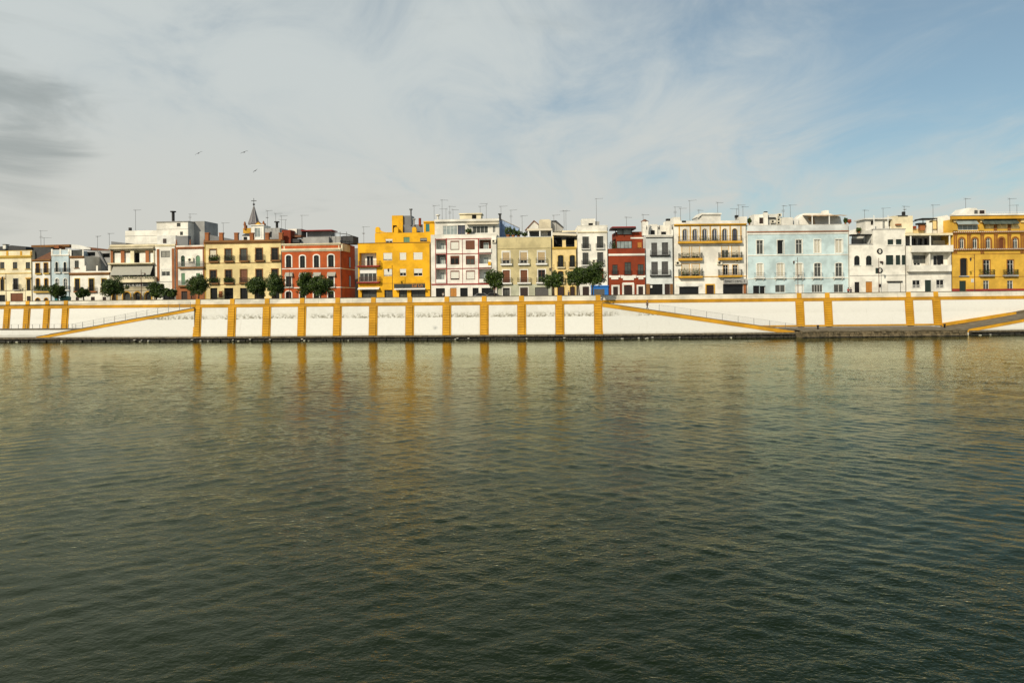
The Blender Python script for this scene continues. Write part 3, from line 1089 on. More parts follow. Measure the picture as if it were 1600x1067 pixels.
            for q in range(n):
                a = z0 + (z1 - z0 - fw) * q / n
                b = z0 + (z1 - z0 - fw) * (q + 1) / n
                rm.box(u0 + .04, u1 - .04, yb + .0, yb + .05, a + .012, b - .006)
            rm.build('roller_slats', bl, o)
            MB().box(u0, u1, yb + .045, yb + .07, z0, z1).build('backing', bl, o)
        if sur:
            MB().ring(grow(u0, u1, z0, z1, rise, sw, 0.0), A, self.back - .055, self.back - .004).build('surround', sur, o)
        if sill:
            MB().box(u0 - .18, u1 + .18, self.back - .16, self.back - .003, z0 - .13, z0 - .004).build('sill', sill, o)
        if hood:
            m = MB().box(u0 - .3, u1 + .3, self.back - .28, self.back - .06, z1 + .2, z1 + .3)
            m.box(u0 - .22, u1 + .22, self.back - .18, self.back - .06, z1 + .3, z1 + .42)
            m.build('hood', hood, o)
        return o
    def balcony(self, x0, x1, ytop, yslab0, yslab1, d=0.55, slab='white', rail='iron', solid=None, plants=0.0, brackets=False, bar=0.11, thick=.011):
        h = self.h
        u0, u1, z0, z1 = h.rect(x0, x1, yslab0, yslab1, self.back - d)
        zt = h.rect(x0, x1, ytop, yslab0, self.back - d)[3]
        y1, y0 = self.back - .003, self.back - d
        s = MB().box(u0, u1, y0, y1, z0, z1)
        s.box(u0 + .08, u1 - .08, y0 + .08, y1, z0 - .07, z0)
        o = s.build('balcony', slab, h.root)
        if brackets:
            for q in (.12, .88):
                uu = u0 + (u1 - u0) * q
                MB().hexa([(uu - .07, y1 - .12, z0 - .5), (uu + .07, y1 - .12, z0 - .5), (uu + .07, y1, z0 - .5), (uu - .07, y1, z0 - .5),
                           (uu - .07, y0 + .1, z0 - .08), (uu + .07, y0 + .1, z0 - .08), (uu + .07, y1, z0 - .08), (uu - .07, y1, z0 - .08)]).build('bracket', slab, o)
        if solid:
            m = MB().box(u0, u1, y0, y0 + .12, z1 + .002, zt)
            m.box(u0, u0 + .12, y0 + .12, y1, z1 + .002, zt).box(u1 - .12, u1, y0 + .12, y1, z1 + .002, zt)
            m.build('balcony_parapet', solid, o)
        else:
            m = MB()
            r = .02
            m.box(u0 + .02, u1 - .02, y0 + .02, y0 + .02 + 2 * r, zt - 2 * r, zt)
            m.box(u0 + .02, u1 - .02, y0 + .03, y0 + .06, z1 + .07, z1 + .10)
            for uu in (u0 + .02, u1 - .06):
                m.box(uu, uu + .04, y0 + .06, y1, zt - .036, zt - .002)
                m.box(uu + .005, uu + .035, y0 + .06, y1, z1 + .072, z1 + .098)
            n = max(3, int((u1 - u0) / bar))
            for k in range(n + 1):
                uu = u0 + .04 + (u1 - u0 - .08) * k / n
                m.box(uu - thick, uu + thick, y0 + .032, y0 + .056, z1, zt - .03)
            nn = max(2, int(d / bar))
            for k in range(1, nn):
                yy = y0 + d * k / nn
                for uu in (u0 + .04, u1 - .04):
                    m.box(uu - .01, uu + .01, yy - thick, yy + thick, z1, zt - .03)
            m.build('railing', rail, o)
        if plants:
            leaf_box(u0, u1, y0 - .08, y0 + .2, z1 + .25, zt + .25, int(160 * plants * (u1 - u0))).build('balcony_plants', 'leaf', o)
        return o
    def awning(self, x0, x1, y0, y1, d, mat, drop=0.0, name='awning', thick=.05):
        h = self.h
        u0, u1, z0, z1 = h.rect(x0, x1, y0, y1, self.back - d * .6)
        y = self.back
        m = MB().hexa([(u0, y - d, z0), (u1, y - d, z0), (u1, y, z1 - thick), (u0, y, z1 - thick),
                       (u0, y - d, z0 + thick), (u1, y - d, z0 + thick), (u1, y, z1), (u0, y, z1)])
        o = m.build(name, mat, h.root)
        if drop:
            MB().box(u0, u1, y - d - .03, y - d - .004, z0 - drop, z0 + thick).build('valance', mat, o)
        return o
    def sign(self, x0, x1, y0, y1, mat, letters, seed, proud=.12, lx=(0.05, .95), lh=.5):
        h = self.h
        u0, u1, z0, z1 = h.rect(x0, x1, y0, y1, self.back)
        o = MB().box(u0, u1, self.back - proud, self.back - .003, z0, z1).build('shop_sign', mat, h.root)
        rr = random.Random(seed)
        m = MB()
        a, b = u0 + (u1 - u0) * lx[0], u0 + (u1 - u0) * lx[1]
        c, e = z0 + (z1 - z0) * (0.5 - lh / 2), z0 + (z1 - z0) * (0.5 + lh / 2)
        s = a
        hh = e - c
        while s < b - .2:
            wl = hh * rr.uniform(.45, .7)
            y0_, y1_ = self.back - proud - .02, self.back - proud - .001
            st = hh * .17
            kind = rr.choice('oneltu')
            top = e if kind in 'lt' or s == a else e - hh * .25
            m.box(s, s + st, y0_, y1_, c, top)
            if kind in 'onu':
                m.box(s + wl - st, s + wl, y0_, y1_, c, e - hh * .25)
            if kind in 'one':
                m.box(s, s + wl, y0_, y1_, e - hh * .25 - st, e - hh * .25)
            if kind in 'oetu':
                m.box(s, s + wl, y0_, y1_, c, c + st)
            s += wl + hh * rr.choice((.15, .15, .18, .6))
        m.build('lettering', letters, o)
        return o
    def ac(self, x0, x1, y0, y1):
        u0, u1, z0, z1 = self.h.rect(x0, x1, y0, y1, self.back)
        y = self.back
        o = MB().box(u0, u1, y - .38, y - .05, z0, z1).build('air_conditioner', 'cream_paint', self.h.root)
        r = min(u1 - u0, z1 - z0) * .36
        c = (u0 + (u1 - u0) * .4, (z0 + z1) / 2)
        pts = [(c[0] + r * math.cos(t * .5236), c[1] + r * math.sin(t * .5236)) for t in range(12)]
        MB().prism(pts, y - .40, y - .382).build('fan_grille', 'iron', o)

def leaf_quads(P, size, rng, flat=0.0):
    """one small kite-shaped leaf at each point"""
    n = len(P)
    a = rng.normal(size=(n, 3))
    a /= np.linalg.norm(a, axis=1)[:, None]
    b = rng.normal(size=(n, 3))
    b -= (a * b).sum(1)[:, None] * a
    b /= np.linalg.norm(b, axis=1)[:, None]
    s = size * rng.uniform(.6, 1.3, (n, 1))
    v = np.stack([P - a * s, P + b * s * .45, P + a * s, P - b * s * .45], 1).reshape(-1, 3)
    f = np.arange(4 * n).reshape(n, 4)
    m = MB()
    m.v, m.f = v.tolist(), f.tolist()
    return m

def leaf_box(u0, u1, y0, y1, z0, z1, n, size=.13):
    rng = np.random.default_rng(int(abs(u0 * 97 + z0 * 31) * 10) + 5)
    P = rng.uniform((u0, y0, z0), (u1, y1, z1), (max(n, 6), 3))
    P[:, 2] = z0 + (P[:, 2] - z0) * (0.55 + 0.45 * np.sin(P[:, 0] * 5.1) ** 2)
    return leaf_quads(P, size, rng)
# ---- house by house, left to right
def house_A1():
    h = House('cream_house', 'cream house with ochre cornice and brown garage door at the left edge', 'A', -420, 417)
    m = h.mass(-420, 417, 350, 'p_cream2')
    m.cornice(412, 447, 'p_ochre2', .35)
    for x in (-330, -240, -150, -70, 95, 272, 402):
        m.trim(x - 12, x + 12, 350, 412, .08, 'p_ochre', 'parapet_pier')
    m.coping('p_ochre2')
    m.string(640, 'p_ochre2', .2)
    for x in (-330, -160, 0, 165, 330):
        m.w(x, x + 57, 490, 577, 'g', 'wood_dark', sill='p_ochre2', pane='glass_grey')
    for x in (-330, -160, 8, 345):
        m.w(x, x + 46, 712, 850, 'g', 'wood_dark', sur='p_ochre2', sw=.1, hood='p_ochre')
    m.w(172, 232, 700, 840, 'g', 'wood_dark', sur='p_lgrey', sw=.1)
    m.balcony(155, 250, 770, 842, 850, .4, 'p_lgrey')
    m.string(856, 'iron', .07, .12)
    m.w(-310, -180, 900, 1020, 'r', 'iron', bl='wood')
    m.w(-90, 66, 910, 1020, 's', 'iron')
    m.w(135, 295, 888, 1020, 'd', 'wood_dark')
    m.w(345, 395, 925, 1020, 'd', 'wood_dark', bl='wood_dark')
    h.poly([(-300, 362), (-300, 320), (60, 285), (150, 275), (330, 295), (330, 362)], 'roof_grey', 3, 5)
    h.block(36, 72, 268, 320, 'p_white', 2.5, .8, 'chimney')
    h.block(30, 78, 260, 268, 'iron', 2.4, 1.0, 'chimney_cap')
    h.done()
house_A1()

def house_A2():
    h = House('narrow_house', 'narrow white house with ochre window surrounds and dark pitched roof', 'A', 417, 660)
    m = h.mass(417, 660, 460, 'p_white2')
    m.cornice(455, 480, 'p_brown', .35)
    for x0, x1, y0, y1 in ((460, 510, 505, 632), (565, 615, 500, 628)):
        m.w(x0, x1, y0, y1, 'g', 'wood', sur='p_ochre', sw=.13)
        m.balcony(x0 - 14, x1 + 12, 572, y1, y1 + 14, .35, 'p_ochre2')
    for x0, x1 in ((465, 510), (573, 616)):
        m.w(x0, x1, 700, 840, 'g', 'wood_dark', sur='p_ochre', sw=.16, arch=.3)
    m.balcony(425, 640, 795, 862, 880, .6, 'p_ochre2', plants=1.2)
    for x0, x1 in ((455, 515), (568, 618)):
        m.w(x0, x1, 950, 1020, 'd', 'wood_dark', arch=.9, sur='p_ochre', sw=.14, bl='wood_dark')
    h.poly([(430, 460), (430, 300), (655, 305), (655, 350), (640, 360), (560, 445)], 'roof_grey', .8, 6)
    h.poly([(440, 460), (655, 355), (655, 460)], 'roof_tile', .6, 3)
    h.block(400, 890, 268, 296, 'p_brown', 8, 4, 'roof_slab')
    h.block(692, 752, 278, 345, 'p_terra', 7, 2, 'chimney')
    h.done()
house_A2()

def house_A3():
    h = House('narrow_house', 'narrow pale blue house with white balustrade and arched windows', 'A', 660, 897)
    m = h.mass(660, 897, 335, 'p_blue2')
    m.cornice(392, 412, 'p_white', .2)
    m.coping('p_white')
    for x in (668, 775, 885):
        m.trim(x - 10, x + 10, 322, 392, .08, 'p_white', 'parapet_pier')
    for x0, x1 in ((712, 745), (817, 852)):
        m.w(x0, x1, 488, 615, 'g', 'green_dark', arch=1, sur='p_white', sw=.13)
        m.balcony(x0 - 20, x1 + 28, 565, 617, 632, .4, 'p_white')
        m.w(x0, x1 + 10, 700, 840, 'g', 'white', arch=.8, sur='p_white', sw=.16, pane='glass_grey')
        m.balcony(x0 - 20, x1 + 30, 795, 845, 856, .4, 'p_white')
    m.w(785, 868, 930, 1020, 'd', 'teal_paint', bl='teal_paint')
    m.w(700, 740, 930, 1020, 'd', 'teal_paint', bl='teal_paint')
    h.done()
house_A3()

def house_B1():
    h = House('terrace_house', 'white house with brown cornice and open roof terrace below grey annex', 'B', 76, 597)
    m = h.mass(76, 597, 605, 'p_white')
    t = h.mass(76, 262, 412, 'p_white', 0.02, 8, ybot=607, name='raised_wing')
    t.cornice(413, 441, 'p_brown', .3)
    for x in (88, 245):
        t.trim(x - 9, x + 9, 330, 410, .06, 'p_white', 'terrace_pier')
    h.block(98, 235, 335, 408, 'glass_grey', .2, .06, 'terrace_glass')
    t.w(137, 190, 470, 565, 'g', 'wood_dark', sill='p_brown', pane='glass_grey')
    m.cornice(624, 656, 'p_brown', .35)
    for x in (272, 425, 580):
        m.trim(x - 11, x + 11, 535, 604, .05, 'p_white', 'terrace_pier')
    g = h.mass(262, 597, 345, 'p_lgrey', 5.5, 5, zb=3, name='annex')
    g.w(280, 400, 362, 412, 's', 'iron')
    g.w(488, 588, 378, 430, 's', 'iron')
    h.poly([(430, 360), (452, 352), (575, 590), (540, 590)], 'p_grey', 5.0, .35, 'stair_flight')
    h.poly([(95, 320), (95, 262), (210, 275), (340, 310), (340, 330)], 'p_white2', 6, 3, 'roof_hut')
    h.poly([(200, 285), (590, 330), (590, 345), (200, 330)], 'roof_tile', 6.2, 3)
    for x0, x1 in ((142, 200), (322, 384), (484, 540)):
        m.w(x0, x1, 702, 862, 'g', 'wood_dark', sur='p_ochre2', sw=.15)
        m.balcony(x0 - 24, x1 + 22, 808, 862, 876, .5, 'p_terra')
    for x0, x1 in ((150, 192), (345, 395), (495, 541)):
        m.w(x0, x1, 935, 1015, 'd', 'wood_dark', bl='wood_dark')
    h.done()
house_B1()

def house_C1():
    h = House('tan_apartment_block', 'tan apartment block with long grey awning and dark shop sign', 'C', 48, 532, 'apartment block')
    m = h.mass(48, 532, 425, 'p_tan')
    m.cornice(438, 452, 'p_cream2', .25)
    m.cornice(462, 486, 'p_tan', .7)
    m.w(75, 530, 495, 628, 'o', 'p_cream2')
    for x0, x1, mt in ((55, 80, 'p_terra'), (165, 202, 'p_terra'), (430, 466, 'p_terra'), (268, 308, 'p_cream2'), (515, 530, 'p_cream2')):
        m.trim(x0, x1, 490, 628, .05, mt, 'pier')
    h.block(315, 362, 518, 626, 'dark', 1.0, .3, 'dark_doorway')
    for x0, x1 in ((95, 165), (202, 268), (365, 430), (466, 515)):
        h.block(x0, x1, 520, 627, 'p_white', .3, .2, 'loggia_wall')
    m.cornice(626, 645, 'p_cream2', .9)
    m.w(60, 525, 650, 810, 'o', 'p_grey')
    m.awning(62, 492, 655, 752, 1.1, 'awning_grey', .12)
    m.balcony(45, 528, 775, 808, 834, .9, 'p_cream2', solid='p_tan', plants=.5)
    m.sign(160, 520, 842, 884, 'sign_dark', 'letter', 3, .3, (.02, .75), .55)
    m.cornice(886, 900, 'p_cream2', .6)
    m.cornice(904, 925, 'p_cream2', .3)
    for x0, x1 in ((187, 268), (310, 372), (424, 492), (75, 120)):
        m.w(x0, x1, 938, 1040, 's', 'wood_orange', arch=.9, sur='p_ochre', sw=.22, pane='glass_grey')
    h.poly([(60, 440), (60, 395), (220, 412), (220, 440)], 'p_grey', 1.0, 3, 'roof_shed')
    p = h.mass(210, 552, 278, 'p_white', 4, 6, zb=8, fit=False, name='penthouse')
    p.string(335, 'p_lgrey', .06, .05)
    q = h.mass(548, 886, 183, 'p_white', 3.5, 6.5, zb=8, fit=False, name='penthouse')
    q.w(766, 806, 197, 235, 'g', 'iron', pane='glass_grey')
    q.w(800, 832, 290, 328, 'g', 'iron', pane='glass_grey')
    q.string(262, 'p_lgrey', .05, .05)
    h.block(540, 890, 178, 186, 'p_lgrey', 3.3, 7, 'coping')
    h.block(886, 1064, 178, 450, 'p_lgrey', 6, 6, 'penthouse_shaded_side')  # white penthouse's side face, its shade put into the grey colour
    h.block(752, 886, 335, 440, 'p_grey', 2.2, 1.2, 'roof_shed')
    h.block(552, 752, 330, 425, 'p_white2', 3.0, .45, 'parapet')
    h.block(616, 650, 365, 412, 'wood_dark', 2.9, .08, 'hatch')
    h.pipe(727, 70, 182, .32, 'iron', 5)
    h.block(246, 268, 246, 278, 'iron', 5, .5, 'vent')
    h.done()
house_C1()

def house_C2():
    h = House('slim_house', 'slim white house with two terracotta pilasters beside the tan block', 'C', 532, 757)
    m = h.mass(532, 757, 425, 'p_white')
    m.cornice(425, 450, 'p_cream2', .2)
    m.trim(555, 579, 478, 820, .1, 'p_terra', 'pilaster')
    m.trim(715, 741, 470, 905, .1, 'p_terra', 'pilaster')
    m.w(596, 692, 497, 566, 'l', 'grey_metal', pane='glass_grey', bl='awning_grey')
    m.w(600, 692, 685, 768, 'b', 'white', f=.4, pane='glass_grey')
    m.string(826, 'p_lgrey', .12)
    m.w(612, 745, 912, 1045, 's', 'iron')
    h.done()
house_C2()

def house_C3():
    h = House('white_house', 'white house with green arched shutters and terracotta trim', 'C', 757, 1067)
    m = h.mass(757, 1067, 440, 'p_white')
    m.cornice(452, 476, 'p_terra', .3)
    for x in (768, 1057):
        m.trim(x - 9, x + 9, 476, 1045, .1, 'p_terra', 'pilaster')
    for x in (762, 910, 1060):
        h.finial(x, 372, 442, 'p_terra', .15, .16)
    m.coping('p_white')
    for x0, x1 in ((810, 852), (970, 1016)):
        m.w(x0, x1, 545, 664, 'd' if x0 > 900 else 'g', 'green_paint', arch=1, bl='green_paint')
        m.w(x0 + 4, x1 + 2, 735, 862, 'd', 'green_paint', bl='green_paint')
    m.balcony(775, 1052, 612, 668, 684, .6, 'p_brown', 'steel')
    m.balcony(775, 1052, 812, 866, 880, .6, 'p_brown', 'steel')
    m.ac(888, 950, 572, 615)
    m.base(779, 1046, 884, 'p_terra', 'brick_base')
    m.w(815, 880, 930, 1045, 'd', 'wood_dark', rev=.25, bl='wood_dark')
    m.w(915, 970, 930, 1045, 'd', 'wood_dark', rev=.25, bl='wood')
    h.done()
house_C3()

def house_D1():
    h = House('cream_yellow_house', 'cream yellow house with ten balconies and six brick posts on its parapet', 'D', 28, 768)
    m = h.mass(28, 768, 462, 'p_cream')
    m.cornice(460, 492, 'p_brown', .4)
    for x in (48, 183, 327, 474, 622, 752):
        h.block(x - 17, x + 17, 398, 463, 'p_terra', .02, .6, 'parapet_post')
        h.block(x - 20, x + 20, 388, 398, 'p_terra', -.04, .72, 'post_cap')
    m.trim(30, 40, 492, 1035, .06, 'p_ochre2', 'quoin')
    for y in (676, 880):
        m.string(y, 'p_brown', .12, .08)
    cols = [(80, 140), (225, 285), (370, 430), (518, 578), (668, 728)]
    for i, (x0, x1) in enumerate(cols):
        d = -i * 3
        m.w(x0, x1, 548 + d, 662 + d, 'b' if i in (0,) else 'g', 'wood_dark', sur='p_brown', sw=.2, f=.75, bl='awning_cream', pane='glass_grey' if i in (1, 2) else 'glass')
        m.balcony(x0 - 14, x1 + 16, 606 + d, 660 + d, 672 + d, .5, 'p_brown', plants=(1.4 if i == 0 else .35 if i == 1 else 0))
        m.w(x0 + 2, x1, 748 + d, 866 + d, 'd' if i == 2 else 'g', 'wood_dark', sur='p_brown', sw=.2, bl='wood')
        m.balcony(x0 - 14, x1 + 16, 822 + d, 868 + d, 880 + d, .5, 'p_brown', plants=(1.6 if i < 2 else 0))
    for x0, x1, mt in ((82, 150, 'green_dark'), (214, 302, 'wood_dark'), (366, 440, 'wood_dark'), (503, 597, 'green_dark'), (666, 742, 'wood_dark')):
        m.w(x0, x1, 915, 1040, 's', mt)
    m.trim(165, 200, 945, 1005, .05, 'p_terra', 'notice_board')
    h.poly([(65, 465), (65, 408), (150, 425), (310, 455), (310, 465)], 'p_grey', 3, 3, 'roof_shed')
    h.block(605, 745, 345, 450, 'p_lgrey', 6, 5, 'roof_hut')
    h.block(650, 665, 380, 430, 'glass', 5.9, .09, 'hut_window')
    h.pipe(718, 282, 350, .3, 'iron', 7)
    h.done()
house_D1()

def church():
    c = House('church_tower', 'church belfry with tiled spire and cross behind the cream yellow house', 'D', 470, 605, 'church', off=34)
    u0, u1, z0, z1 = c.rect(470, 600, 318, 450)
    D = u1 - u0
    m = c.mass(470, 603, 318, 'p_white', 0, D, zb=-.3, roof='roof_grey', name='belfry')
    m.w(508, 560, 345, 432, 'g', 'white', pane='glass_pale', trans=False)
    m.cornice(312, 326, 'p_white2', .3)
    m.trim(498, 508, 340, 440, .08, 'p_white2', 'pilaster')
    m.trim(560, 570, 340, 440, .08, 'p_white2', 'pilaster')
    c.poly([(498, 318), (538, 286), (578, 318)], 'p_yellow2', -.05, .5, 'pediment')
    c.poly([(492, 316), (538, 280), (584, 316), (578, 318), (538, 288), (498, 318)], 'p_brown', -.12, .5, 'pediment_moulding')
    # spire: tapering octagon with a drum, ball and cross
    uc, zs0 = c.P(500, 312, D * .5)
    za = c.P(500, 135, D * .5)[1]
    r0 = (c.P(545, 300, D * .5)[0] - c.P(455, 300, D * .5)[0]) / 2 * 1.22
    s = MB().lathe((uc, D * .5, zs0), [(r0, 0), (r0 * .97, .3), (r0 * .80, (za - zs0) * .2), (r0 * .36, (za - zs0) * .66), (.10, za - zs0)], 8).build('spire', 'tile_blue', c.root)
    for k in range(8):
        t = math.pi / 4 * k
        cs, sn = math.cos(t), math.sin(t)
        pts = [(uc + r * cs, D * .5 + r * sn, zs0 + q) for r, q in ((r0 * .98, .3), (r0 * .81, (za - zs0) * .2), (r0 * .37, (za - zs0) * .66), (.11, za - zs0))]
        MB().tube(pts, [.09, .08, .06, .04], 5).build('rib', 'p_lgrey', s)
    zc = c.P(500, 60, D * .5)[1]
    cr = MB().tube([(uc, D * .5, za - .2), (uc, D * .5, zc)], [.09, .06], 6)
    cr.lathe((uc, D * .5, za + .1), [(.05, 0), (.3, .25), (.3, .4), (.05, .65)], 8)
    zz = za + (zc - za) * .66
    cr.box(uc - .75, uc + .75, D * .5 - .06, D * .5 + .06, zz - .08, zz + .08)
    cr.box(uc - .35, uc + .35, D * .5 - .05, D * .5 + .05, za + (zc - za) * .25 - .05, za + (zc - za) * .25 + .05)
    cr.build('cross', 'iron', c.root)
    for x in (412, 590):
        c.block(x - 8, x + 8, 300 if x > 500 else 318, 360, 'p_terra', .2, 1.0, 'turret')
        c.finial(x, 275 if x > 500 else 282, 318, 'p_terra', .7, .35)
    c.block(395, 468, 345, 395, 'p_ochre', .5, 3, 'belfry_wing')
    c.poly([(382, 415), (430, 395), (470, 402), (470, 420)], 'roof_grey', -1, 3)
    c.block(385, 470, 415, 460, 'p_white2', -.8, 3, 'lower_wing')
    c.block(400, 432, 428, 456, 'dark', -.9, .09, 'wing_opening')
    c.done()
church()

def house_E1():
    h = House('red_corner_house', 'brick red corner house with white arched window surrounds beside the alley', 'E', 38, 726, depth=10)
    m = h.mass(38, 726, 372, 'p_red')
    L, dpt = h.L, 10
    m.cornice(372, 392, 'p_cream2', .3)
    m.trim(60, 700, 392, 432, .04, 'p_cream2', 'parapet_band')
    m.trim(74, 690, 397, 428, .06, 'p_red', 'parapet_panel')
    m.cornice(430, 462, 'p_cream2', .35)
    m.string(660, 'p_white', .2, .08)
    m.string(879, 'p_white', .2, .08)
    cols = [(88, 148), (249, 306), (409, 467), (573, 637)]
    for i, (x0, x1) in enumerate(cols):
        d = (-4, 0, -5, -10)[i]
        m.w(x0, x1, 512 + d, 652 + d, 'g', 'green_dark', arch=.45, sur='p_white', sw=.26)
        m.w(x0, x1, 745, 876, 'g', 'green_dark', sur='p_white', sw=.24)
        m.awning(x0 - 14, x1 + 18, 706 + d / 2, 748 + d / 2, .5, 'awning_grey', .1, thick=.08)
        m.balcony(x0 - 14, x1 + 14, 835, 872, 879, .4, 'p_white')
        m.w(x0 - 2, x1 + 2, 922, 1015, 's', 'wood_dark', arch=.5, sur='p_white', sw=.22)
    # side wall towards the alley: strings, cornice, a window column
    u = m.u1
    for y, hh in ((660, .2), (879, .2)):
        z = h.P(600, y)[1]
        MB().box(u + .002, u + .08, .02, dpt, z - hh / 2, z + hh / 2).build('string_course', 'p_white', h.root)
    z1, z0 = h.P(650, 376)[1], h.P(650, 458)[1]
    MB().box(u + .002, u + .3, .0, dpt * .55, z0, z1).build('cornice', 'p_cream2', h.root)
    for (za, zb) in (((512), (640)), ((735), (870))):
        a, b = h.P(600, zb)[1], h.P(600, za)[1]
        o = MB().box(u + .003, u + .05, 5.4, 6.6, a, b).build('window', 'wood_dark', h.root)
        MB().box(u + .052, u + .07, 5.5, 6.5, a + .1, b - .1).build('pane', 'glass', o)
    h.block(40, 140, 218, 372, 'p_red2', 1.5, 4, 'roof_hut')
    h.block(112, 212, 205, 268, 'p_white', 4, 3, 'roof_hut')
    h.block(262, 580, 300, 372, 'p_lgrey', 3, 3, 'roof_shed')
    h.block(330, 600, 222, 300, 'p_grey', 5, 3, 'roof_shed')
    h.block(255, 615, 216, 226, 'p_redline', 3.5, 4, 'shed_roof')
    h.block(210, 265, 205, 290, 'p_grey', 4.2, 3, 'roof_hut')
    h.block(140, 260, 275, 300, 'roof_tile', 2.5, 3, 'shed_roof')
    h.block(145, 240, 318, 362, 'roof_grey', 2.0, 2, 'roof_shed')
    h.block(600, 720, 290, 372, 'p_lgrey', 4, 3, 'roof_hut')
    h.block(735, 860, 285, 375, 'roof_grey', 4, 4, 'roof_hut')
    for x in (610, 660, 710, 785):
        h.block(x - 2, x + 2, 238, 372, 'iron', 1.6, .07, 'pergola_post')
    h.poly([(600, 242), (790, 262), (860, 285), (860, 292), (790, 270), (600, 248)], 'iron', 1.6, .1, 'pergola_beam')
    h.done()
house_E1()

def alley_house():
    h = House('alley_house', 'dim grey house closing the alley between red and yellow houses', 'E', 845, 960, off=22, depth=6)
    m = h.mass(845, 960, 430, 'p_grey')
    m.coping('p_lgrey')
    m.w(868, 885, 560, 640, 'g', 'wood_dark')
    m.w(868, 885, 740, 840, 'g', 'wood_dark')
    h.done()
alley_house()

def house_F1():
    h = House('bright_yellow_house', 'bright yellow four level house with roller blinds and stepped rooftop turrets', 'F', 62, 846)
    m = h.mass(62, 846, 412, 'p_yellow')
    m.coping('p_brown', .12, .1)
    m.w(80, 262, 518, 656, 'o', 'p_white')
    m.trim(62, 300, 657, 669, .9, 'p_redline', 'balcony_slab')
    m.balcony(70, 298, 604, 654, 657, .85, 'p_redline', 'iron_red')
    m.w(82, 266, 682, 828, 'g', 'white', pane='glass_grey')
    m.trim(86, 262, 682, 738, -.05, 'white', 'gallery_panel')
    m.trim(62, 300, 830, 843, .9, 'p_redline', 'balcony_slab')
    m.balcony(70, 298, 775, 827, 830, .85, 'p_redline', 'iron_red')
    for x0, x1, y0, y1, f in ((336, 432, 518, 598, .85), (512, 583, 515, 594, .97), (660, 758, 512, 591, .97), (342, 432, 690, 768, .85), (514, 582, 690, 766, .55), (664, 757, 687, 766, .6)):
        m.w(x0, x1, y0, y1, 'b', 'white', f=f, rev=.2)
    m.string(845, 'p_brown', .06, .04)
    m.awning(62, 292, 886, 908, .9, 'white', .06)
    m.awning(455, 790, 893, 910, .9, 'white', .06)
    m.w(104, 266, 905, 1010, 's', 'iron', pane='glass_grey')
    m.w(348, 434, 915, 1010, 's', 'iron_red', pane='glass_grey')
    m.w(504, 592, 912, 1010, 's', 'iron', pane='glass_grey')
    m.w(635, 790, 912, 1010, 's', 'iron', pane='glass_grey')
    m.sign(455, 790, 850, 892, 'sign_dark', 'letter_orange', 9, .3, (.58, .98), .8)
    m.trim(790, 842, 838, 912, .3, 'p_yellow', 'sign_housing')
    t = h.mass(246, 888, 302, 'p_yellow', 3.0, 6, zb=8, fit=False, name='upper_storey')
    t.w(362, 436, 370, 410, 'b', 'white', f=.5, pane='glass_grey')
    t.w(555, 620, 348, 404, 'd', 'green_paint', bl='green_paint')
    t.w(732, 806, 357, 396, 'b', 'grey_metal', f=.6, bl='awning_grey')
    for x0, x1 in ((250, 298), (450, 496), (645, 692)):
        u0, u1, z0, z1 = h.rect(x0, x1, 238, 303, 3.0)
        MB().prism(outline(u0, u1, z0, z1, (u1 - u0) / 2), 2.98, 3.6).build('parapet_turret', 'p_yellow', h.root)
    h.poly([(298, 303), (298, 268), (320, 285), (360, 296), (450, 297), (450, 303)], 'p_yellow', 3.02, .3, 'curved_parapet')
    w = h.mass(428, 546, 116, 'p_yellow', 4.5, 4, zb=10, fit=False, name='stair_tower')
    w.w(440, 482, 222, 300, 's', 'wood_dark')
    h.poly([(498, 303), (498, 180), (545, 225), (545, 303)], 'p_yellow', 4.2, .28, 'stair_side')
    h.block(546, 640, 118, 300, 'steel', 5, 3, 'corrugated_shed')
    h.block(540, 760, 215, 300, 'p_grey', 4.7, .3, 'roof_parapet')
    h.pipe(634, 45, 225, .19, 'steel', 4.6)
    h.pipe(668, 150, 225, .17, 'p_lgrey', 4.5)
    h.pipe(730, 145, 225, .3, 'p_red2', 4.5, False, 'water_tank')
    x = h.mass(770, 888, 185, 'p_yellow', 3.6, 4, zb=10, fit=False, name='rooftop_room')
    x.w(793, 834, 206, 290, 'd', 'teal_paint', bl='teal_paint')
    x.cornice(178, 198, 'p_yellow', .3)
    h.done()
house_F1()

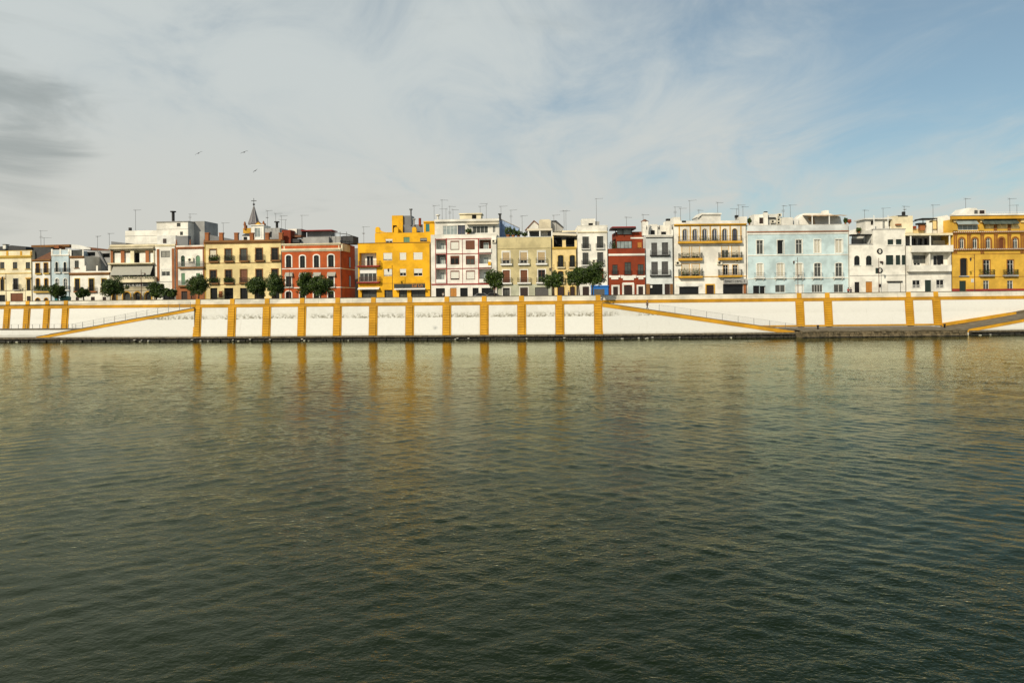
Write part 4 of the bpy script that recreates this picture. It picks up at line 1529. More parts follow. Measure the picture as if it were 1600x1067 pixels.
def house_G1():
    h = House('white_apartment_block', 'white apartment block with dark red lines framing its windows and balconies', 'G', 52, 727, 'apartment block')
    m = h.mass(52, 727, 368, 'p_white')
    m.coping('p_white')
    for y in (410, 560, 709):
        m.trim(104, 665, y - 4, y + 4, .06, 'p_redline', 'red_line')
    m.trim(60, 668, 860, 873, .12, 'p_redline', 'red_line')
    for x in (212, 536):
        m.trim(x - 5, x + 5, 405, 860, .075, 'p_redline', 'red_line')
    m.trim(370, 374, 405, 860, .065, 'p_redline', 'red_line')
    m.trim(98, 104, 405, 860, .065, 'p_redline', 'red_line')
    for r, (y0, y1) in enumerate(((418, 552), (566, 702), (716, 856))):
        lb = m.w(106, 206, y0, y1 - 4, 'o', 'p_white2' if r != 1 else 'p_grey', pane='glass_pale')
        m.balcony(106, 207, y1 - 38, y1 - 6, y1 - 1, .12, 'p_white', solid='white')
        m.w(542, 662, y0 - 2, y1 - 8, 'o', 'p_white2' if r != 0 else 'wood', pane='glass_pale')
        m.balcony(540, 664, y1 - 42, y1 - 12, y1 - 5, .25, 'p_white', solid='white')
    h.block(630, 660, 640, 675, 'p_yellow', -.35, .06, 'yellow_cloth')
    m.w(254, 336, 432, 520, 'b', 'wood', f=.93, sur='p_redline', sw=.06)
    m.w(408, 493, 428, 516, 'b', 'wood', f=.96, bl='wood', sur='p_redline', sw=.06)
    m.w(254, 337, 584, 668, 'b', 'wood', f=.2, bl='wood', sur='p_redline', sw=.06)
    m.w(410, 495, 583, 668, 'b', 'wood', f=.35, bl='wood', sur='p_redline', sw=.06, pane='glass_grey')
    m.w(254, 338, 733, 822, 'b', 'wood', f=.85, sur='p_redline', sw=.06)
    m.w(411, 496, 732, 820, 'b', 'wood', f=.93, sur='p_redline', sw=.06)
    m.w(104, 196, 908, 1005, 's', 'iron')
    m.w(248, 313, 905, 1005, 'd', 'wood_orange', bl='wood_orange')
    m.w(349, 426, 904, 1005, 's', 'iron')
    m.w(475, 536, 904, 1005, 's', 'iron')
    m.w(566, 690, 904, 1005, 's', 'iron')
    m.ac(670, 712, 418, 450)
    p = h.mass(92, 744, 235, 'p_white', 2.2, 9, zb=9, fit=False, name='penthouse')
    p.coping('p_white', .5, .5)
    p.w(175, 322, 278, 368, 'g', 'white', pane='glass_pale')
    p.w(325, 400, 272, 368, 'g', 'grey_metal', pane='glass_violet')
    p.w(474, 632, 278, 354, 'g', 'white', pane='glass_grey', trans=False)
    p.w(680, 707, 275, 348, 'g', 'white', pane='glass_grey', trans=False)
    p.awning(410, 735, 248, 262, .9, 'awning_cream', .05)
    MB().box(p.u1 + .002, p.u1 + .03, 2.3, 11.1, 9.2, p.z1 + .3).build('side_render', 'p_bluewall', h.root)
    h.poly([(742, 206), (944, 300), (944, 395), (742, 395)], 'p_bluewall', 6, 1.5, 'rear_wing')
    h.poly([(735, 198), (742, 198), (946, 294), (946, 302), (742, 207), (735, 207)], 'p_lgrey', 5.9, 1.7, 'rear_wing_coping')
    h.pipe(752, 155, 385, .2, 'iron', 5.5)
    r = h.mass(345, 560, 160, 'p_cream2', 4.5, 3, zb=12, fit=False, name='roof_hut')
    r.w(468, 513, 167, 212, 's', 'wood_dark')
    h.block(335, 568, 150, 161, 'p_cream2', 4.2, 3.6, 'hut_roof')
    h.pipe(125, 165, 235, .25, 'p_white', 4)
    h.done()
house_G1()

def house_H1():
    h = House('beige_house', 'beige house with white framed windows, tan blinds and rooftop pergola', 'H', 46, 600)
    m = h.mass(46, 600, 393, 'p_beige')
    m.coping('p_greywhite')
    m.string(502, 'p_beige', .16, .09)
    m.base(48, 598, 868, 'p_sage', 'base_render')
    for i, (x0, x1) in enumerate(((98, 170), (277, 347), (455, 527))):
        d = -i * 2
        m.w(x0, x1, 537 + d, 660 + d, 'b', 'white', f=.72, bl='blind_tan', sur='p_white', sw=.2)
        m.balcony(x0 - 22, x1 + 24, 606 + d, 660 + d, 674 + d, .55, 'white', 'grey_metal')
        m.w(x0 + 3, x1 + 2, 726 + d, 852 + d, 'd' if i < 2 else 'g', 'wood', sur='p_white', sw=.2)
        m.balcony(x0 - (18 if i != 1 else 30), x1 + (22 if i != 1 else 36), 802 + d, 851 + d, 864 + d, .55, 'white', 'iron')
    m.w(102, 172, 905, 1005, 's', 'wood_dark', sur='p_white', sw=.2, pane='glass_grey')
    m.w(277, 355, 900, 1005, 'd', 'wood_dark', sur='p_white', sw=.2, bl='wood_dark')
    m.w(427, 562, 898, 1005, 'r', 'iron', sur='p_sage', sw=.16, bl='grey_metal')
    # pergola and sheds on the roof
    for x in (360, 475, 597):
        h.block(x - 6, x + 6, 318, 394, 'white', .5, .2, 'pergola_post')
    h.block(345, 600, 306, 326, 'awning_cream', .4, 3, 'pergola_roof')
    h.block(372, 590, 330, 394, 'p_grey', 3.5, .3, 'terrace_wall')
    h.block(485, 555, 330, 394, 'p_white', 3.3, .15, 'terrace_door')
    h.poly([(328, 335), (328, 320), (415, 228), (462, 265), (462, 335)], 'p_white', 5, 4, 'gable_hut')
    h.poly([(322, 322), (415, 220), (466, 262), (462, 270), (415, 232), (330, 328)], 'roof_tile', 4.8, 4.4, 'gable_roof')
    h.block(466, 586, 222, 305, 'p_tan', 4.5, 2.5, 'water_tank')
    h.block(478, 574, 213, 222, 'p_tan', 4.6, 2.3, 'tank_lid')
    h.poly([(590, 330), (590, 225), (630, 225), (710, 285), (710, 330)], 'p_lgrey', 6, 3, 'roof_hut')
    h.poly([(590, 225), (640, 222), (715, 290), (700, 295), (630, 238), (590, 238)], 'roof_grey', 5.8, 3.4)
    h.done()
house_H1()

def house_H2():
    h = House('narrow_cream_house', 'narrow cream house with arched windows and dark shaded roof terrace', 'H', 600, 851)
    m = h.mass(600, 851, 492, 'p_cream3')
    m.cornice(492, 516, 'p_ochre2', .22)
    h.block(604, 700, 330, 495, 'p_grey', 3, .3, 'terrace_wall')
    h.block(700, 848, 340, 495, 'p_grey', 3, .3, 'terrace_wall')
    h.block(615, 695, 400, 492, 'dark', 2.8, .15, 'terrace_recess_shade')  # near-black sheets paint the shade of the recess under the awning
    h.block(742, 825, 400, 492, 'dark', 2.8, .15, 'terrace_recess_shade')
    for x0, x1 in ((602, 614), (702, 737), (826, 850)):
        h.block(x0, x1, 422 if x0 > 620 else 380, 493, 'p_cream3', .05, .35, 'terrace_pier')
    h.poly([(605, 345), (845, 358), (845, 378), (605, 372)], 'awning_cream', .3, 2.6, 'awning')
    h.block(602, 850, 328, 345, 'p_cream2', 3.0, 4, 'roof_slab')
    for i, (x0, x1) in enumerate(((658, 713), (777, 829))):
        m.w(x0, x1, 575, 692, 'g', 'green_dark', arch=.35, sur='p_ochre2', sw=.1)
        m.balcony(x0 - 12, x1 + 16, 636, 694, 703, .45, 'p_cream2')
        m.w(x0, x1, 735, 850, 'g', 'green_dark', arch=.35, sur='p_ochre2', sw=.1)
        m.balcony(x0 - 12, x1 + 16, 798, 852, 861, .45, 'p_cream2')
        m.w(x0 + (4 if i else -3), x1 + (0 if i else 9), 890, 1000, 'd', 'wood_dark', arch=.3, sur='p_ochre2', sw=.12, bl='wood_dark')
    h.done()
house_H2()

def house_I1():
    h = House('tall_white_house', 'tall white house with dark wooden balcony doors above the blue shop', 'I', 84, 416)
    m = h.mass(84, 416, 228, 'p_white')
    m.cornice(288, 304, 'p_cream2', .22)
    m.coping('p_white', .12)
    for x0, x1, y0, y1 in ((138, 207, 343, 470), (294, 362, 339, 466), (139, 204, 515, 646), (297, 362, 511, 641)):
        m.w(x0, x1, y0, y1, 'g', 'wood_dark', pane='glass_grey', sur='p_white2', sw=.1)
        m.balcony(x0 - 12, x1 + 14, y1 - 52, y1, y1 + 10, .45, 'p_white2')
    m.ac(240, 290, 590, 622)
    m.w(140, 208, 680, 830, 'g', 'wood_dark')
    m.w(318, 366, 684, 800, 'd', 'wood', bl='p_red2')
    m.w(140, 210, 880, 985, 'd', 'wood_dark', bl='wood_dark')
    m.trim(230, 415, 876, 985, .25, 'p_shopblue', 'shop_surround')
    m.trim(262, 374, 906, 985, .27, 'grey_metal', 'roller_shutter')
    m.trim(225, 418, 868, 880, .4, 'p_shopblue', 'shop_canopy')
    r = h.mass(130, 276, 152, 'p_white', 3, 3, zb=12, fit=False, name='roof_hut')
    r.w(203, 252, 198, 222, 's', 'iron')
    h.block(276, 320, 180, 222, 'p_lgrey', 3.5, 2, 'tank')
    h.done()
house_I1()

def house_I2():
    h = House('dark_red_house', 'dark red house with white doorway surrounds and dark canopy on its roof', 'I', 417, 819)
    m = h.mass(417, 819, 472, 'p_red2')
    m.string(537, 'p_white', .42, .12)
    for x0, x1, y0 in ((460, 517, 645), (592, 661, 618), (733, 797, 640)):
        m.w(x0, x1, y0, 754, 'g', 'wood_dark', pane='glass_grey')
        m.balcony(x0 - 10, x1 + 10, 705, 752, 757, .3, 'p_red2')
    for x0, x1, y1 in ((425, 545, 782), (552, 712, 790), (718, 815, 782)):
        m.trim(x0, x1, 758, y1, .18, 'p_white', 'moulding')
        m.trim(x0 + 22, x1 - 22, y1, y1 + 20, .14, 'p_white', 'moulding')
    m.w(468, 520, 880, 990, 'd', 'wood_dark', sur='p_white', sw=.36, bl='wood_dark')
    m.w(584, 674, 866, 990, 'd', 'wood_dark', arch=.55, bl='wood_dark')
    for x0, x1 in ((565, 584), (674, 695)):
        m.trim(x0, x1, 845, 990, .07, 'p_white', 'door_jamb')
    m.trim(570, 690, 836, 862, .09, 'p_white', 'door_lintel')
    m.w(739, 791, 878, 990, 'd', 'wood_dark', sur='p_white', sw=.36, bl='wood_dark')
    t = h.mass(498, 819, 292, 'p_red2', 3.0, 6, zb=6, name='upper_storey')
    t.trim(655, 816, 350, 366, .08, 'p_white', 'string_course')
    t.w(506, 672, 390, 470, 'g', 'iron', pane='glass_pale', trans=False)
    t.w(730, 776, 405, 486, 'b', 'wood_orange', f=.7, bl='wood_orange')
    h.block(460, 712, 234, 246, 'p_redline', 1.6, 4, 'canopy')
    h.block(455, 716, 246, 262, 'iron', 1.4, 4.4, 'canopy_edge')
    for x in (495, 575, 668):
        h.block(x - 4, x + 4, 262, 320, 'iron', 2.4, .12, 'canopy_post')
    h.block(512, 668, 268, 318, 'glass_pale', 2.9, .06, 'glass_screen')
    leaf_box(*h.rect(425, 500, 385, 470, 1.5)[:2], 1.0, 2.2, *h.rect(425, 500, 385, 470, 1.5)[2:], 260).build('terrace_plants', 'leaf', h.root)
    h.done()
house_I2()

def house_I3():
    h = House('pale_grey_house', 'pale grey white house with four dark shuttered windows and roof finials', 'I', 820, 1117)
    m = h.mass(820, 1117, 325, 'p_greywhite')
    m.cornice(322, 348, 'p_white', .15)
    m.string(353, 'iron', .1, .2)
    for x0, x1, y0, y1 in ((879, 943, 409, 542), (992, 1061, 406, 538), (879, 950, 613, 752), (990, 1061, 610, 750)):
        m.w(x0, x1, y0, y1, 'l', 'grey_metal', pane='glass', bl='grey_metal', rev=.2)
    m.balcony(868, 1082, 488, 540, 550, .5, 'iron', 'grey_metal')
    m.balcony(868, 1090, 700, 758, 768, .5, 'iron', 'grey_metal')
    m.w(862, 1002, 854, 985, 's', 'iron')
    m.w(1022, 1079, 850, 985, 'd', 'wood_dark', bl='wood_dark')
    m.trim(824, 861, 850, 985, .05, 'p_brown', 'pier')
    m.trim(1080, 1115, 850, 985, .05, 'p_brown', 'pier')
    m.trim(868, 888, 866, 894, .08, 'white', 'notice')
    for x in (830, 965, 1104):
        h.block(x - 10, x + 10, 268, 326, 'p_white', .02, .3, 'parapet_pier')
        h.finial(x, 222, 270, 'iron', .15, .12)
    h.block(785, 846, 180, 330, 'p_white', 2, 1.5, 'chimney_tower')
    u0, u1, z0, z1 = h.rect(778, 853, 152, 180, 2)
    um, ym = (u0 + u1) / 2, 2.75
    MB().lathe((um, ym, z0), [((u1 - u0) * .62, 0), ((u1 - u0) * .6, .08), (.06, z1 - z0)], 4).build('pyramid_cap', 'roof_tile', h.root)
    h.block(866, 945, 210, 330, 'p_white', 4, 3, 'roof_hut')
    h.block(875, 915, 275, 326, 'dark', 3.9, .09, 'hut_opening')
    h.block(945, 1042, 220, 330, 'p_white', 5, 3, 'roof_hut')
    h.block(985, 1035, 290, 326, 'glass', 4.9, .09, 'hut_window')
    h.block(1040, 1115, 175, 330, 'p_white', 4.5, 3, 'roof_hut')
    h.block(1043, 1085, 150, 172, 'iron', 5, 1, 'tank')
    h.done()
house_I3()

def house_J1():
    h = House('ochre_trim_house', 'cream house with six arched loggia windows and ochre balcony slabs', 'J', 84, 821)
    m = h.mass(84, 821, 262, 'p_white')
    m.cornice(258, 278, 'p_ochre', .4)
    for x in (137, 249, 350, 450, 551, 651, 760):
        m.trim(x - 5, x + 5, 278, 430, .1, 'p_ochre', 'pilaster')
    for i, (x0, x1) in enumerate(((172, 218), (272, 320), (371, 419), (470, 521), (572, 622), (674, 722))):
        m.w(x0, x1, 312 - i, 428, 'g', 'wood_dark' if i == 5 else 'white', arch=1, sur='p_ochre2', sw=.1, pane='glass_violet', trans=False)
    m.balcony(134, 776, 380, 431, 451, .9, 'p_ochre', 'iron', bar=.16)
    leaf_box(*h.rect(330, 540, 375, 430, -.6)[:2], -.75, -.4, *h.rect(330, 540, 375, 430, -.6)[2:], 150).build('balcony_plants', 'leaf', h.root)
    for x0, x1, y0, y1 in ((165, 241, 487, 606), (265, 343, 487, 606), (164, 241, 667, 786), (266, 342, 665, 786)):
        m.w(x0, x1, y0, y1, 'b', 'white', f=.85, sur='p_ochre', sw=.09, bl='awning_cream')
    for x0, x1, y0, y1, f in ((566, 637, 482, 600, .35), (667, 741, 480, 600, .75)):
        m.w(x0, x1, y0, y1, 'b', 'white', f=f, sur='p_ochre', sw=.09, bl='awning_cream', pane='glass_grey')
    for x0, x1 in ((580, 632), (678, 728)):
        m.w(x0, x1, 672, 774, 'g', 'white', sur='p_ochre', sw=.09)
    m.balcony(138, 374, 552, 604, 627, .9, 'p_ochre', 'iron', plants=.25)
    m.balcony(543, 777, 545, 600, 622, .9, 'p_ochre', 'iron', plants=.15)
    m.balcony(138, 376, 715, 784, 802, .9, 'p_ochre', 'iron', plants=.5)
    m.balcony(543, 777, 718, 776, 794, .9, 'p_ochre', 'iron')
    m.string(790, 'p_ochre', .16, .1)
    m.ac(95, 152, 636, 672)
    m.ac(518, 568, 634, 670)
    m.ac(695, 745, 622, 645)
    m.trim(100, 368, 855, 888, .1, 'p_white2', 'blank_fascia')
    m.w(138, 336, 892, 1000, 's', 'iron')
    m.w(412, 488, 875, 1000, 'd', 'wood_dark', sur='p_ochre', sw=.24, bl='wood_dark')
    m.w(580, 786, 866, 1000, 's', 'iron_red')
    m.sign(583, 815, 812, 862, 'p_lgrey', 'sign_dark', 15, .5, (.04, .96), .55)
    m.trim(786, 812, 866, 1000, .06, 'p_terra', 'pier')
    h.block(80, 150, 190, 262, 'p_white', .6, 3, 'roof_hut')
    h.block(745, 822, 186, 262, 'p_white', .6, 3, 'roof_hut')
    h.block(150, 745, 226, 262, 'p_white2', .5, .3, 'parapet')
    r = h.mass(360, 556, 165, 'p_white', 2.5, 4, zb=14, fit=False, name='roof_hut')
    h.poly([(318, 190), (360, 148), (566, 148), (566, 165), (368, 165), (325, 200)], 'p_white', 2.2, 4.6, 'hut_roof')
    h.block(320, 362, 190, 262, 'p_white', 2.6, 3, 'roof_hut')
    h.block(165, 205, 226, 242, 'iron', .4, .1, 'vent')
    h.block(708, 735, 170, 195, 'iron', 2, .8, 'tank')
    h.done()
house_J1()

def house_K1():
    h = House('pale_blue_house', 'long pale blue house with ten white shuttered windows', 'K', 45, 1113)
    m = h.mass(45, 1113, 246, 'p_blue')
    m.trim(55, 1108, 246, 304, .05, 'p_greywhite', 'parapet_band')
    m.string(314, 'p_terra', .22, .14)
    m.string(333, 'p_white', .28, .10)
    m.coping('p_white', .1, .1)
    m.string(557, 'p_white', .2, .1)
    m.string(799, 'p_white', .16, .1)
    m.trim(1100, 1112, 300, 960, .07, 'p_white', 'quoin')
    m.trim(46, 56, 300, 960, .07, 'p_white', 'quoin')
    for i, (x0, x1) in enumerate(((148, 216), (364, 430), (557, 622), (747, 814), (968, 1042))):
        d = -i * 2.5
        k = ('g', 's', 'g', 'l', 'l')[i]
        m.w(x0, x1, 404 + d, 549 + d, k, 'white', sur='p_white', sw=.16, pane='glass' if i == 1 else 'glass_grey', bl='blind' if k != 'l' else 'cream_paint')
    for i, (x0, x1) in enumerate(((150, 216), (360, 434), (556, 628), (748, 818), (969, 1040))):
        d = -i * 1
        m.w(x0, x1, 644 + d, 784 + d, ('l', 'l', 'l', 'g', 'g')[i], 'white', sur='p_white', sw=.16, pane='glass_grey', bl='cream_paint', arch=.25)
        m.balcony(x0 - 18, x1 + 22, 740, 788 + d, 800 + d, .55, 'p_white', 'steel', brackets=True, bar=.2, thick=.006)
    m.w(112, 180, 876, 975, 's', 'iron')
    m.w(182, 242, 878, 975, 's', 'white')
    for x0, x1, y0 in ((341, 446, 868), (722, 836, 865), (952, 1053, 862)):
        m.w(x0, x1, y0, 948, 'g', 'white', pane='glass_grey', trans=False)
    m.w(554, 632, 870, 975, 'd', 'white', bl='white', sur='p_white', sw=.12)
    h.block(120, 228, 135, 246, 'p_white', 3, 3, 'roof_hut')
    h.block(178, 222, 168, 228, 'wood_dark', 2.9, .09, 'hut_door')
    h.block(228, 266, 115, 246, 'p_white', 2.2, .9, 'chimney')
    h.block(232, 262, 104, 116, 'iron', 2.3, .7, 'chimney_cap')
    h.block(266, 384, 130, 246, 'p_white2', 3.4, 3, 'roof_hut')
    h.block(268, 348, 165, 180, 'iron', 3.1, .4, 'vent')
    for x0, y0 in ((300, 192), (362, 172), (362, 205), (372, 125)):
        b = h.block(x0, x0 + 38, y0, y0 + 32, 'cream_paint', 2.6, .5, 'air_conditioner')
        h.block(x0 + 6, x0 + 26, y0 + 6, y0 + 26, 'iron', 2.57, .025, 'fan_grille', b).parent = b
    h.block(385, 526, 166, 246, 'p_white', 3, 3, 'roof_hut')
    h.block(526, 585, 180, 246, 'p_white2', 4, 3, 'roof_hut')
    h.poly([(568, 246), (568, 185), (650, 122), (900, 122), (1020, 160), (1040, 246)], 'p_white', 4.5, 4, 'stair_wedge')
    h.block(862, 900, 92, 130, 'p_white', 5, 2, 'chimney')
    # striped awning on two posts
    u0, u1, z0, z1 = h.rect(675, 1078, 128, 182, 2.0)
    aw = MB()
    n = 12
    for k in range(n):
        a, b = u0 + (u1 - u0) * k / n, u0 + (u1 - u0) * (k + 1) / n
        zz = z1 - .5 - .10 * (k % 2)
        aw.hexa([(a, 1.4, zz), (b, 1.4, z1 - .5 - .10 * ((k + 1) % 2)), (b, 4.4, z1 - .05), (a, 4.4, z1 - .05),
                 (a, 1.4, zz + .06), (b, 1.4, z1 - .44 - .10 * ((k + 1) % 2)), (b, 4.4, z1 + .02), (a, 4.4, z1 + .02)])
    aw.build('awning', 'awning_tan', h.root)
    h.poly([(680, 180), (740, 150), (760, 240), (745, 240)], 'awning_tan', 3.5, .05, 'side_curtain')
    for x in (728, 906):
        h.block(x - 5, x + 5, 140, 246, 'white', 1.5, .12, 'awning_post')
    h.done()
house_K1()

def house_L1():
    h = House('white_stepped_house', 'white stepped house with two dark arched windows and two round wall signs', 'L', 80, 671)
    m = h.mass(80, 671, 450, 'p_white')
    h.block(78, 330, 443, 451, 'p_lgrey', -.06, .4, 'coping')
    t = h.mass(326, 671, 290, 'p_white', 0.02, 9, ybot=452, name='raised_wing')
    h.block(322, 671, 284, 292, 'p_lgrey', -.05, .4, 'coping')
    for x0, x1 in ((131, 189), (254, 314)):
        m.w(x0, x1, 563, 665, 'g', 'green_dark', arch=1, sill='p_white2', pane='glass')
    t.w(480, 540, 395, 463, 'l', 'green_dark', sill='p_white2', pane='glass')
    t.w(566, 626, 393, 462, 'l', 'green_dark', sill='p_white2', pane='glass')
    z = h.P(600, 552)[1]
    for x0, x1 in ((462, 540), (565, 612), (628, 668)):
        m.w(x0, x1, 559, 660, 'l', 'green_dark', pane='glass')
    m.string(770, 'p_lgrey', .12, .06)
    m.w(136, 186, 838, 975, 'g', 'wood_dark')
    m.w(252, 319, 834, 975, 'd', 'wood_orange', bl='wood_orange')
    m.w(482, 618, 840, 975, 'r', 'iron', bl='white')
    m.trim(470, 630, 828, 838, .3, 'iron', 'door_canopy')
    for cx, cy, r in ((396, 519, 30), (398, 718, 29)):
        u, zc = h.P(cx, cy)
        rr = r / h.s * 146 / F_PX
        pts = lambda q: [(u + q * math.cos(k * math.pi / 12), zc + q * math.sin(k * math.pi / 12)) for k in range(24)]
        o = MB().prism(pts(rr), -.12, .015).build('round_sign', 'iron', h.root)
        pp = [(u + rr * .45 * math.cos(k * math.pi / 8), zc + rr * .72 * math.sin(k * math.pi / 8)) for k in range(16)]
        MB().prism(pp, -.14, -.122).build('sign_face', 'letter', o)
    m.trim(353, 382, 692, 748, .1, 'green_dark', 'shutter_panel')
    m.trim(400, 424, 622, 640, .25, 'iron', 'wall_lamp')
    m.trim(385, 408, 860, 890, .12, 'iron', 'meter_box')
    h.block(105, 325, 340, 350, 'iron', .4, 3, 'pergola_roof')
    for x in (112, 250, 318):
        h.block(x - 3, x + 3, 350, 445, 'iron', .5, .1, 'pergola_post')
    h.poly([(270, 445), (320, 350), (328, 350), (282, 445)], 'p_lgrey', .6, .2, 'stair_rail')
    h.block(108, 322, 385, 446, 'p_lgrey', 4, .3, 'terrace_wall')
    h.poly([(120, 345), (150, 290), (240, 262), (330, 262), (330, 345)], 'p_white', 6, 3, 'roof_hut')
    r = h.mass(248, 540, 182, 'p_white', 4, 4, zb=9.5, fit=False, name='roof_room')
    r.w(305, 336, 200, 245, 's', 'iron')
    r.w(428, 455, 205, 285, 'g', 'white', pane='glass_grey')
    r.w(488, 520, 200, 262, 's', 'iron')
    h.block(244, 545, 172, 184, 'p_white2', 3.4, 5, 'roof_slab')
    for x in (338, 485):
        h.block(x - 4, x + 4, 145, 290, 'white', 1.2, .12, 'pergola_post')
    h.block(540, 742, 150, 330, 'p_cream2', 3, 4, 'stair_tower')
    h.block(642, 665, 105, 150, 'iron', 4, .6, 'chimney')
    h.block(590, 690, 144, 152, 'roof_grey', 2.8, 4, 'tower_coping')
    h.block(570, 625, 232, 248, 'p_terra', 2.5, .45, 'planter')
    h.done()
house_L1()

def house_L2():
    h = House('white_balcony_house', 'white house with solid wrap balcony and deep shaded top terrace', 'L', 672, 1150)
    m = h.mass(672, 1150, 460, 'p_white')
    m.trim(715, 1148, 458, 526, .55, 'p_white', 'terrace_parapet')
    m.w(730, 912, 532, 664, 'o', 'p_white', name='recess')
    m.w(925, 1146, 528, 664, 'o', 'p_white', name='recess')
    h.block(748, 882, 562, 642, 'grey_metal', 1.38, .05, 'window_frame')
    for x0, x1 in ((752, 806), (822, 878)):
        h.block(x0, x1, 566, 638, 'glass_grey', 1.34, .035, 'pane')
    h.block(995, 1060, 562, 652, 'wood_dark', 1.38, .05, 'window_frame')
    h.block(1001, 1054, 567, 648, 'glass', 1.34, .035, 'pane')
    m.balcony(700, 1147, 662, 718, 728, .85, 'p_white', solid='p_white')
    m.string(762, 'p_lgrey', .06, .04)
    for x0, x1, y0 in ((738, 819, 820), (986, 1066, 815)):
        m.w(x0, x1, y0, 902, 'g', 'white', sur='p_white2', sw=.12, trans=False)
        u0, u1, z0, z1 = h.rect(x0, x1, 868, 902)
        g = MB()
        for k in range(9):
            uu = u0 + (u1 - u0) * (k + .5) / 9
            g.box(uu - .02, uu + .02, -.05, -.02, z0, z1)
        g.box(u0, u1, -.055, -.015, z1 - .04, z1)
        g.build('window_grille', 'white', h.root)
    m.w(867, 933, 818, 975, 'd', 'green_dark', bl='green_dark', sur='p_white2', sw=.12)
    # covered roof terrace
    h.block(674, 1160, 330, 352, 'p_cream2', -.5, 5, 'terrace_roof')
    for x in (722, 925, 1127):
        h.block(x - 6, x + 6, 352, 460, 'white', -.35, .16, 'terrace_post')
    b = h.mass(674, 1148, 354, 'p_lgrey', 3.6, 5, ybot=470, name='terrace_room')
    for x0, x1 in ((730, 778), (795, 842), (858, 898)):
        b.w(x0, x1, 385, 462, 's', 'wood_dark')
    h.block(955, 1100, 405, 450, 'p_tan', 2.5, 1, 'terrace_seats')
    h.poly([(942, 332), (1000, 160), (1100, 142), (1150, 180), (1165, 332)], 'p_white', 4, 4, 'stair_wedge')
    h.block(885, 945, 220, 332, 'p_white', 3, 2, 'roof_hut')
    h.block(740, 890, 282, 332, 'p_cream3', 4, 3, 'roof_hut')
    h.block(810, 882, 222, 240, 'iron', 2.5, 1.5, 'tank')
    h.block(820, 872, 240, 300, 'p_terra', 2.8, .8, 'tank_stand')
    h.block(842, 1000, 172, 182, 'iron', 3, 3, 'pergola_roof')
    h.poly([(742, 205), (842, 178), (842, 186), (745, 215)], 'iron', 3, .4, 'pergola_beam')
    for x in (850, 945, 995):
        h.block(x - 3, x + 3, 182, 300, 'iron', 3.1, .1, 'pergola_post')
    h.block(945, 1000, 195, 285, 'p_cream3', 3.6, 1, 'roof_hut')
    h.block(748, 780, 255, 280, 'p_red2', 3.5, .6, 'planter')
    h.done()
house_L2()

